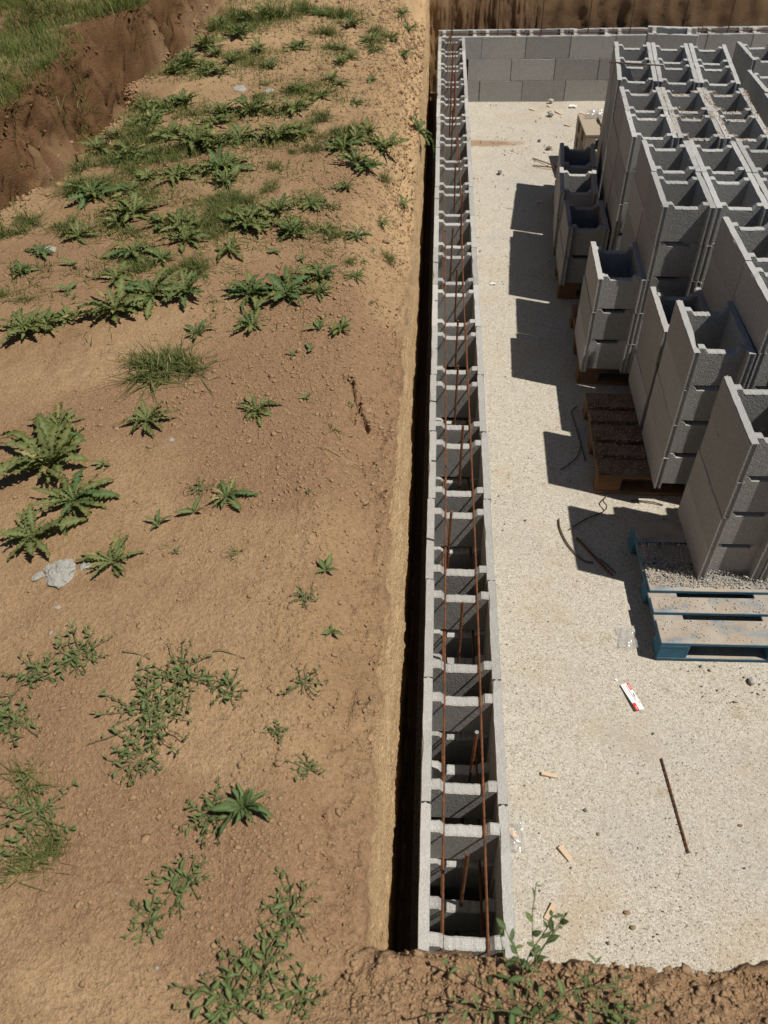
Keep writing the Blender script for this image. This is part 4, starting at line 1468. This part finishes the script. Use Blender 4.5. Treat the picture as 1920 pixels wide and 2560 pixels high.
for i, (x, y, r) in enumerate(TUFTS):
    if r < 0.05 or i == 42:
        me, desc = rd.choice(TUFTS_SPARSE), 'thin sparse grass tuft'
    elif i in (3, 4) or y > 6:
        me, desc = rd.choice(TUFTD), 'tall dark grass tuft'
    else:
        me, desc = rd.choice(TUFTM), '%s green grass tuft' % ('wide' if r > 0.11 else 'small')
    o = link('grass_tuft', me, None, (x, y, gz(x, y) - 0.004), (0, 0, rd.uniform(0, 6.28)), (r * rd.uniform(1.1, 1.6), r * rd.uniform(.75, 1.1), r * rd.uniform(.55, .9)))
    plants.append((o, desc, x, y, 'grass tufts on the terrace', 'grass tuft'))


def creeper(x, y, r, rd, upright=0.15, leaves=OVAL, lsize=0.030, nst=None, name='creeping_weed', spacing=0.015, az=None):
    zc = gz(x, y)
    root = link(name, None, None, (x, y, zc))
    nst = nst or int(8 + r * (150 if r > 0.055 else 95))
    stems = MB()
    spots = []
    for k in range(nst):
        a = (k + rd.uniform(-.35, .35)) * 6.283 / nst if az is None else az[0] + (az[1] - az[0]) * (k + rd.random()) / nst
        L = r * rd.uniform(0.55, 1.35)
        el = upright * rd.uniform(0.5, 1.5)
        p = Vector((rd.uniform(-.15, .15) * r, rd.uniform(-.15, .15) * r, 0.0))
        n = max(3, int(L / spacing))
        pts = []
        for i in range(n + 1):
            gp = 0.0
            wx, wy = x + p.x, y + p.y
            sx = min(wx - PX0, wy - PY0)
            gp = gz(wx, wy) - zc if sx < 0 else -9
            zz = max(p.z, gp + 0.004)
            p.z = zz
            pts.append(p.copy())
            st = L / n
            p = p + Vector((math.cos(a) * math.cos(el), math.sin(a) * math.cos(el), math.sin(el))) * st
            a += rd.uniform(-.25, .25)
            el -= 0.9 * upright / n * rd.uniform(0.3, 1.6)
        stems.tube(pts, 0.0013, 4)
        for i in range(1, n + 1):
            spots.append((pts[i], a + (1.1 if i % 2 else -1.1) + rd.uniform(-.4, .4), i / n))
            if i == n:
                spots.append((pts[i], a + rd.uniform(-.2, .2), 1.0))
    link('stem', stems.mesh('stem', M['stem']), root)
    for q, aa, t in spots[:290]:
        s = lsize * rd.uniform(0.45, 1.4) * (1.15 - 0.45 * t)
        link('leaf', rd.choice(leaves), root, (q.x, q.y, q.z + 0.003), (rd.uniform(-.8, .8), -rd.uniform(-.15, .95), aa + rd.uniform(-.5, .5)), (s, s * rd.uniform(.75, 1.25), s))
    return root


for i, (x, y, r) in enumerate(CREEPERS):
    dark = i in (5,)
    o = creeper(x, y, r, rd, leaves=OVAL_D if dark else OVAL, lsize=0.014 if dark else (0.023 if r > 0.04 else 0.016))
    plants.append((o, '%s oval-leaved creeping weed' % ('wide' if r > 0.08 else 'small'), x, y, 'creeping weeds on the terrace', 'weed'))
cnt = {}
plants.sort(key=lambda p: math.hypot(p[2] - cam.location.x, p[3] - cam.location.y))
tot = {}
for o, d, x, y, g, c in plants:
    tot[(d, zone(x, y))] = tot.get((d, zone(x, y)), 0) + 1
for o, d, x, y, g, c in plants:
    k = (d, zone(x, y))
    cnt[k] = cnt.get(k, 0) + 1
    lab = '%s %s' % k
    if tot[k] > 1:
        lab += ', %s from the camera' % ordinal(cnt[k]) if cnt[k] > 1 else ', nearest the camera'
    tag(o, lab, c, g)

# weeds on the near pit edge: upright stems leaning out over the slab
o = creeper(0.225, -0.725, 0.13, rd, upright=0.70, leaves=OVAL_D, lsize=0.036, nst=4, name='leafy_weed', spacing=0.024, az=(0.6, 2.5))
tag(o, 'leafy weed with broad dark leaves leaning over the near pit edge', 'weed', 'weeds on the near pit edge')
o = creeper(0.255, -0.775, 0.19, rd, upright=0.30, leaves=OVAL + OVAL_D, lsize=0.027, nst=15, name='leafy_weed', spacing=0.024)
tag(o, 'spreading weed with thin stems in front of the dark-leaved one', 'weed', 'weeds on the near pit edge')
o = creeper(0.42, -0.785, 0.075, rd, upright=0.7, leaves=OVAL, lsize=0.020, nst=12, name='leafy_weed', spacing=0.012)
tag(o, 'low bushy weed at the right of the near pit edge', 'weed', 'weeds on the near pit edge')
o = rosette(-0.135, 4.88, 0.16, rd, THISTLE_D, 13, 'thistle_rosette', tilt=(0.0, 0.9), z=gz(-0.14, 4.88) - 0.03)
o.rotation_euler = (0.0, 0.75, 0.0)
tag(o, 'dark rosette weed hanging over the long pit edge above the wall', 'weed', 'rosette weeds on the terrace')

# dry stalks and twigs on the soil
for i, (x, y, a, L, lab) in enumerate([(-1.12, 1.28, 0.6, 0.30, 'long dry root trailing from the big grass clump'), (-0.40, 0.95, -0.1, 0.16, 'dry pale stalk beside the ground crack'),
                                       (-0.80, 0.03, 0.9, 0.05, 'short pale straw bit near the creeping weeds'), (-0.86, 0.05, -0.3, 0.09, 'thin dark twig left of the straw bit'),
                                       (-0.60, 0.06, 0.1, 0.10, 'thin dark twig on bare soil near the pit edge'), (-1.45, 0.98, 2.9, 0.25, 'thin dry stalk reaching left past the jagged weeds'),
                                       (-1.22, 3.25, 0.5, 0.22, 'pale bent straw lying beside the dark rosette'), (-0.62, 2.30, 1.2, 0.09, 'short pale straw above the big rosettes')]):
    pts = []
    rr = random.Random(90 + i)
    px, py = x, y
    for k in range(9):
        pts.append((px, py, gz(px, py) + 0.006 + 0.006 * math.sin(k * .8)))
        px += math.cos(a) * L / 8
        py += math.sin(a) * L / 8
        a += rr.uniform(-.25, .25)
    o = bar('dry_stalk', pts, 0.0018, lab, 'twig', 'dry stalks on the soil', mat='stem' if i not in (1, 2, 6, 7) else 'dry_blade', n=4)


# meadow grass on the bank and thin growth on the terrace: uncountable blades
def blades(name, label, x, y, L, rs, el0=0.35, el1=1.45, dry=0.12):
    n = len(x)
    z = gz_arr(x, y)
    a = rs.uniform(0, 6.283, n)
    el = rs.uniform(el0, el1, n)
    w = rs.uniform(0.0012, 0.0028, n)
    dx, dy = np.cos(a), np.sin(a)
    bend = rs.uniform(0.2, 0.75, n)
    V = np.zeros((n, 7, 3))
    q = 0
    for t, ww in ((0.0, 1.0), (0.4, 0.9), (0.75, 0.6), (1.0, 0.0)):
        h = L * np.cos(el) * t * (1 + 0.3 * t)
        zz = z - 0.004 + np.maximum(L * np.sin(el) * t - bend * L * 0.45 * t * t, 0.002)
        if t < 1:
            for sg in (1, -1):
                V[:, q] = np.stack([x + dx * h - dy * w * ww * sg, y + dy * h + dx * w * ww * sg, zz], 1)
                q += 1
        else:
            V[:, q] = np.stack([x + dx * h, y + dy * h, zz], 1)
    b = np.arange(n)[:, None] * 7
    fs = (b + np.array([0, 1, 3, 2])).tolist() + (b + np.array([2, 3, 5, 4])).tolist() + (b + np.array([4, 5, 6])).tolist()
    me = bpy.data.meshes.new(name)
    me.from_pydata(V.reshape(-1, 3).tolist(), [], fs)
    me.materials.append(M['meadow_blade'])
    d = np.where(rs.uniform(0, 1, n) < dry, rs.uniform(0.5, 1.0, n), rs.uniform(0, 0.16, n))
    rib_attr(me, np.repeat(d, 7))
    me.update()
    return tag(link(name, me), label, kind='stuff')


rs = np.random.RandomState(33)
N = 120000
x = -2.02 - 2.7 * rs.uniform(0, 1, N)
y = 2.4 + 6.2 * rs.uniform(0, 1, N)
sb = bank_x(y) - x
pat = fbm(x * 1.9, y * 1.9, 3.0, 4)
k = rs.uniform(0, 1, N) < np.clip(0.95 + 1.6 * pat, 0.06, 1) * (0.03 * sstep(0.0, 0.05, sb) + 0.97 * sstep(0.10, 0.34, sb + 0.25 * pat))
x, y, pat = x[k], y[k], pat[k]
blades('meadow_grass', 'green meadow grass covering the raised bank', x, y, rs.uniform(0.04, 0.13, len(x)) * (0.85 + 0.9 * np.clip(pat, -.3, .6)), rs)
# thin ragged grass on the terrace, gathered round the weeds
cx_ = np.array([(p[0], p[1], p[2]) for p in SUN_ROS + TUFTS if p[1] > 1.8 and p[2] > 0.05])
N = 64000
pick = cx_[rs.randint(0, len(cx_), N)]
x = pick[:, 0] + rs.normal(0, 1, N) * (0.05 + pick[:, 2] * 0.9)
y = pick[:, 1] + rs.normal(0, 1, N) * (0.05 + pick[:, 2] * 0.7)
k = (x < -0.16) & (x > bank_x(y) + 0.02) & (rs.uniform(0, 1, N) < np.clip(0.35 + 1.6 * fbm(x * 2.6, y * 2.6, 8.0, 3), 0, 1) * (0.35 + 0.65 * sstep(2.0, 5.0, y)) * (1 - 0.75 * sstep(-0.9, -0.3, x)))
x, y = x[k], y[k]
x2 = -2.0 + 1.6 * rs.uniform(0, 1, 14000)
y2 = 5.6 + 3.6 * rs.uniform(0, 1, 14000)
k2 = rs.uniform(0, 1, 14000) < np.clip(0.15 + 1.4 * fbm(x2 * 1.8, y2 * 1.8, 8.0, 3), 0, 1) * (0.25 + 0.75 * sstep(5.8, 7.0, y2)) * (1 - sstep(-0.9, -0.4, x2)) * (x2 > bank_x(y2) + 0.02)
x, y = np.concatenate([x, x2[k2]]), np.concatenate([y, y2[k2]])
blades('terrace_grass', 'thin ragged grass growing between the weeds of the terrace', x, y, rs.uniform(0.025, 0.085, len(x)), rs, 0.2, 1.4, 0.16)
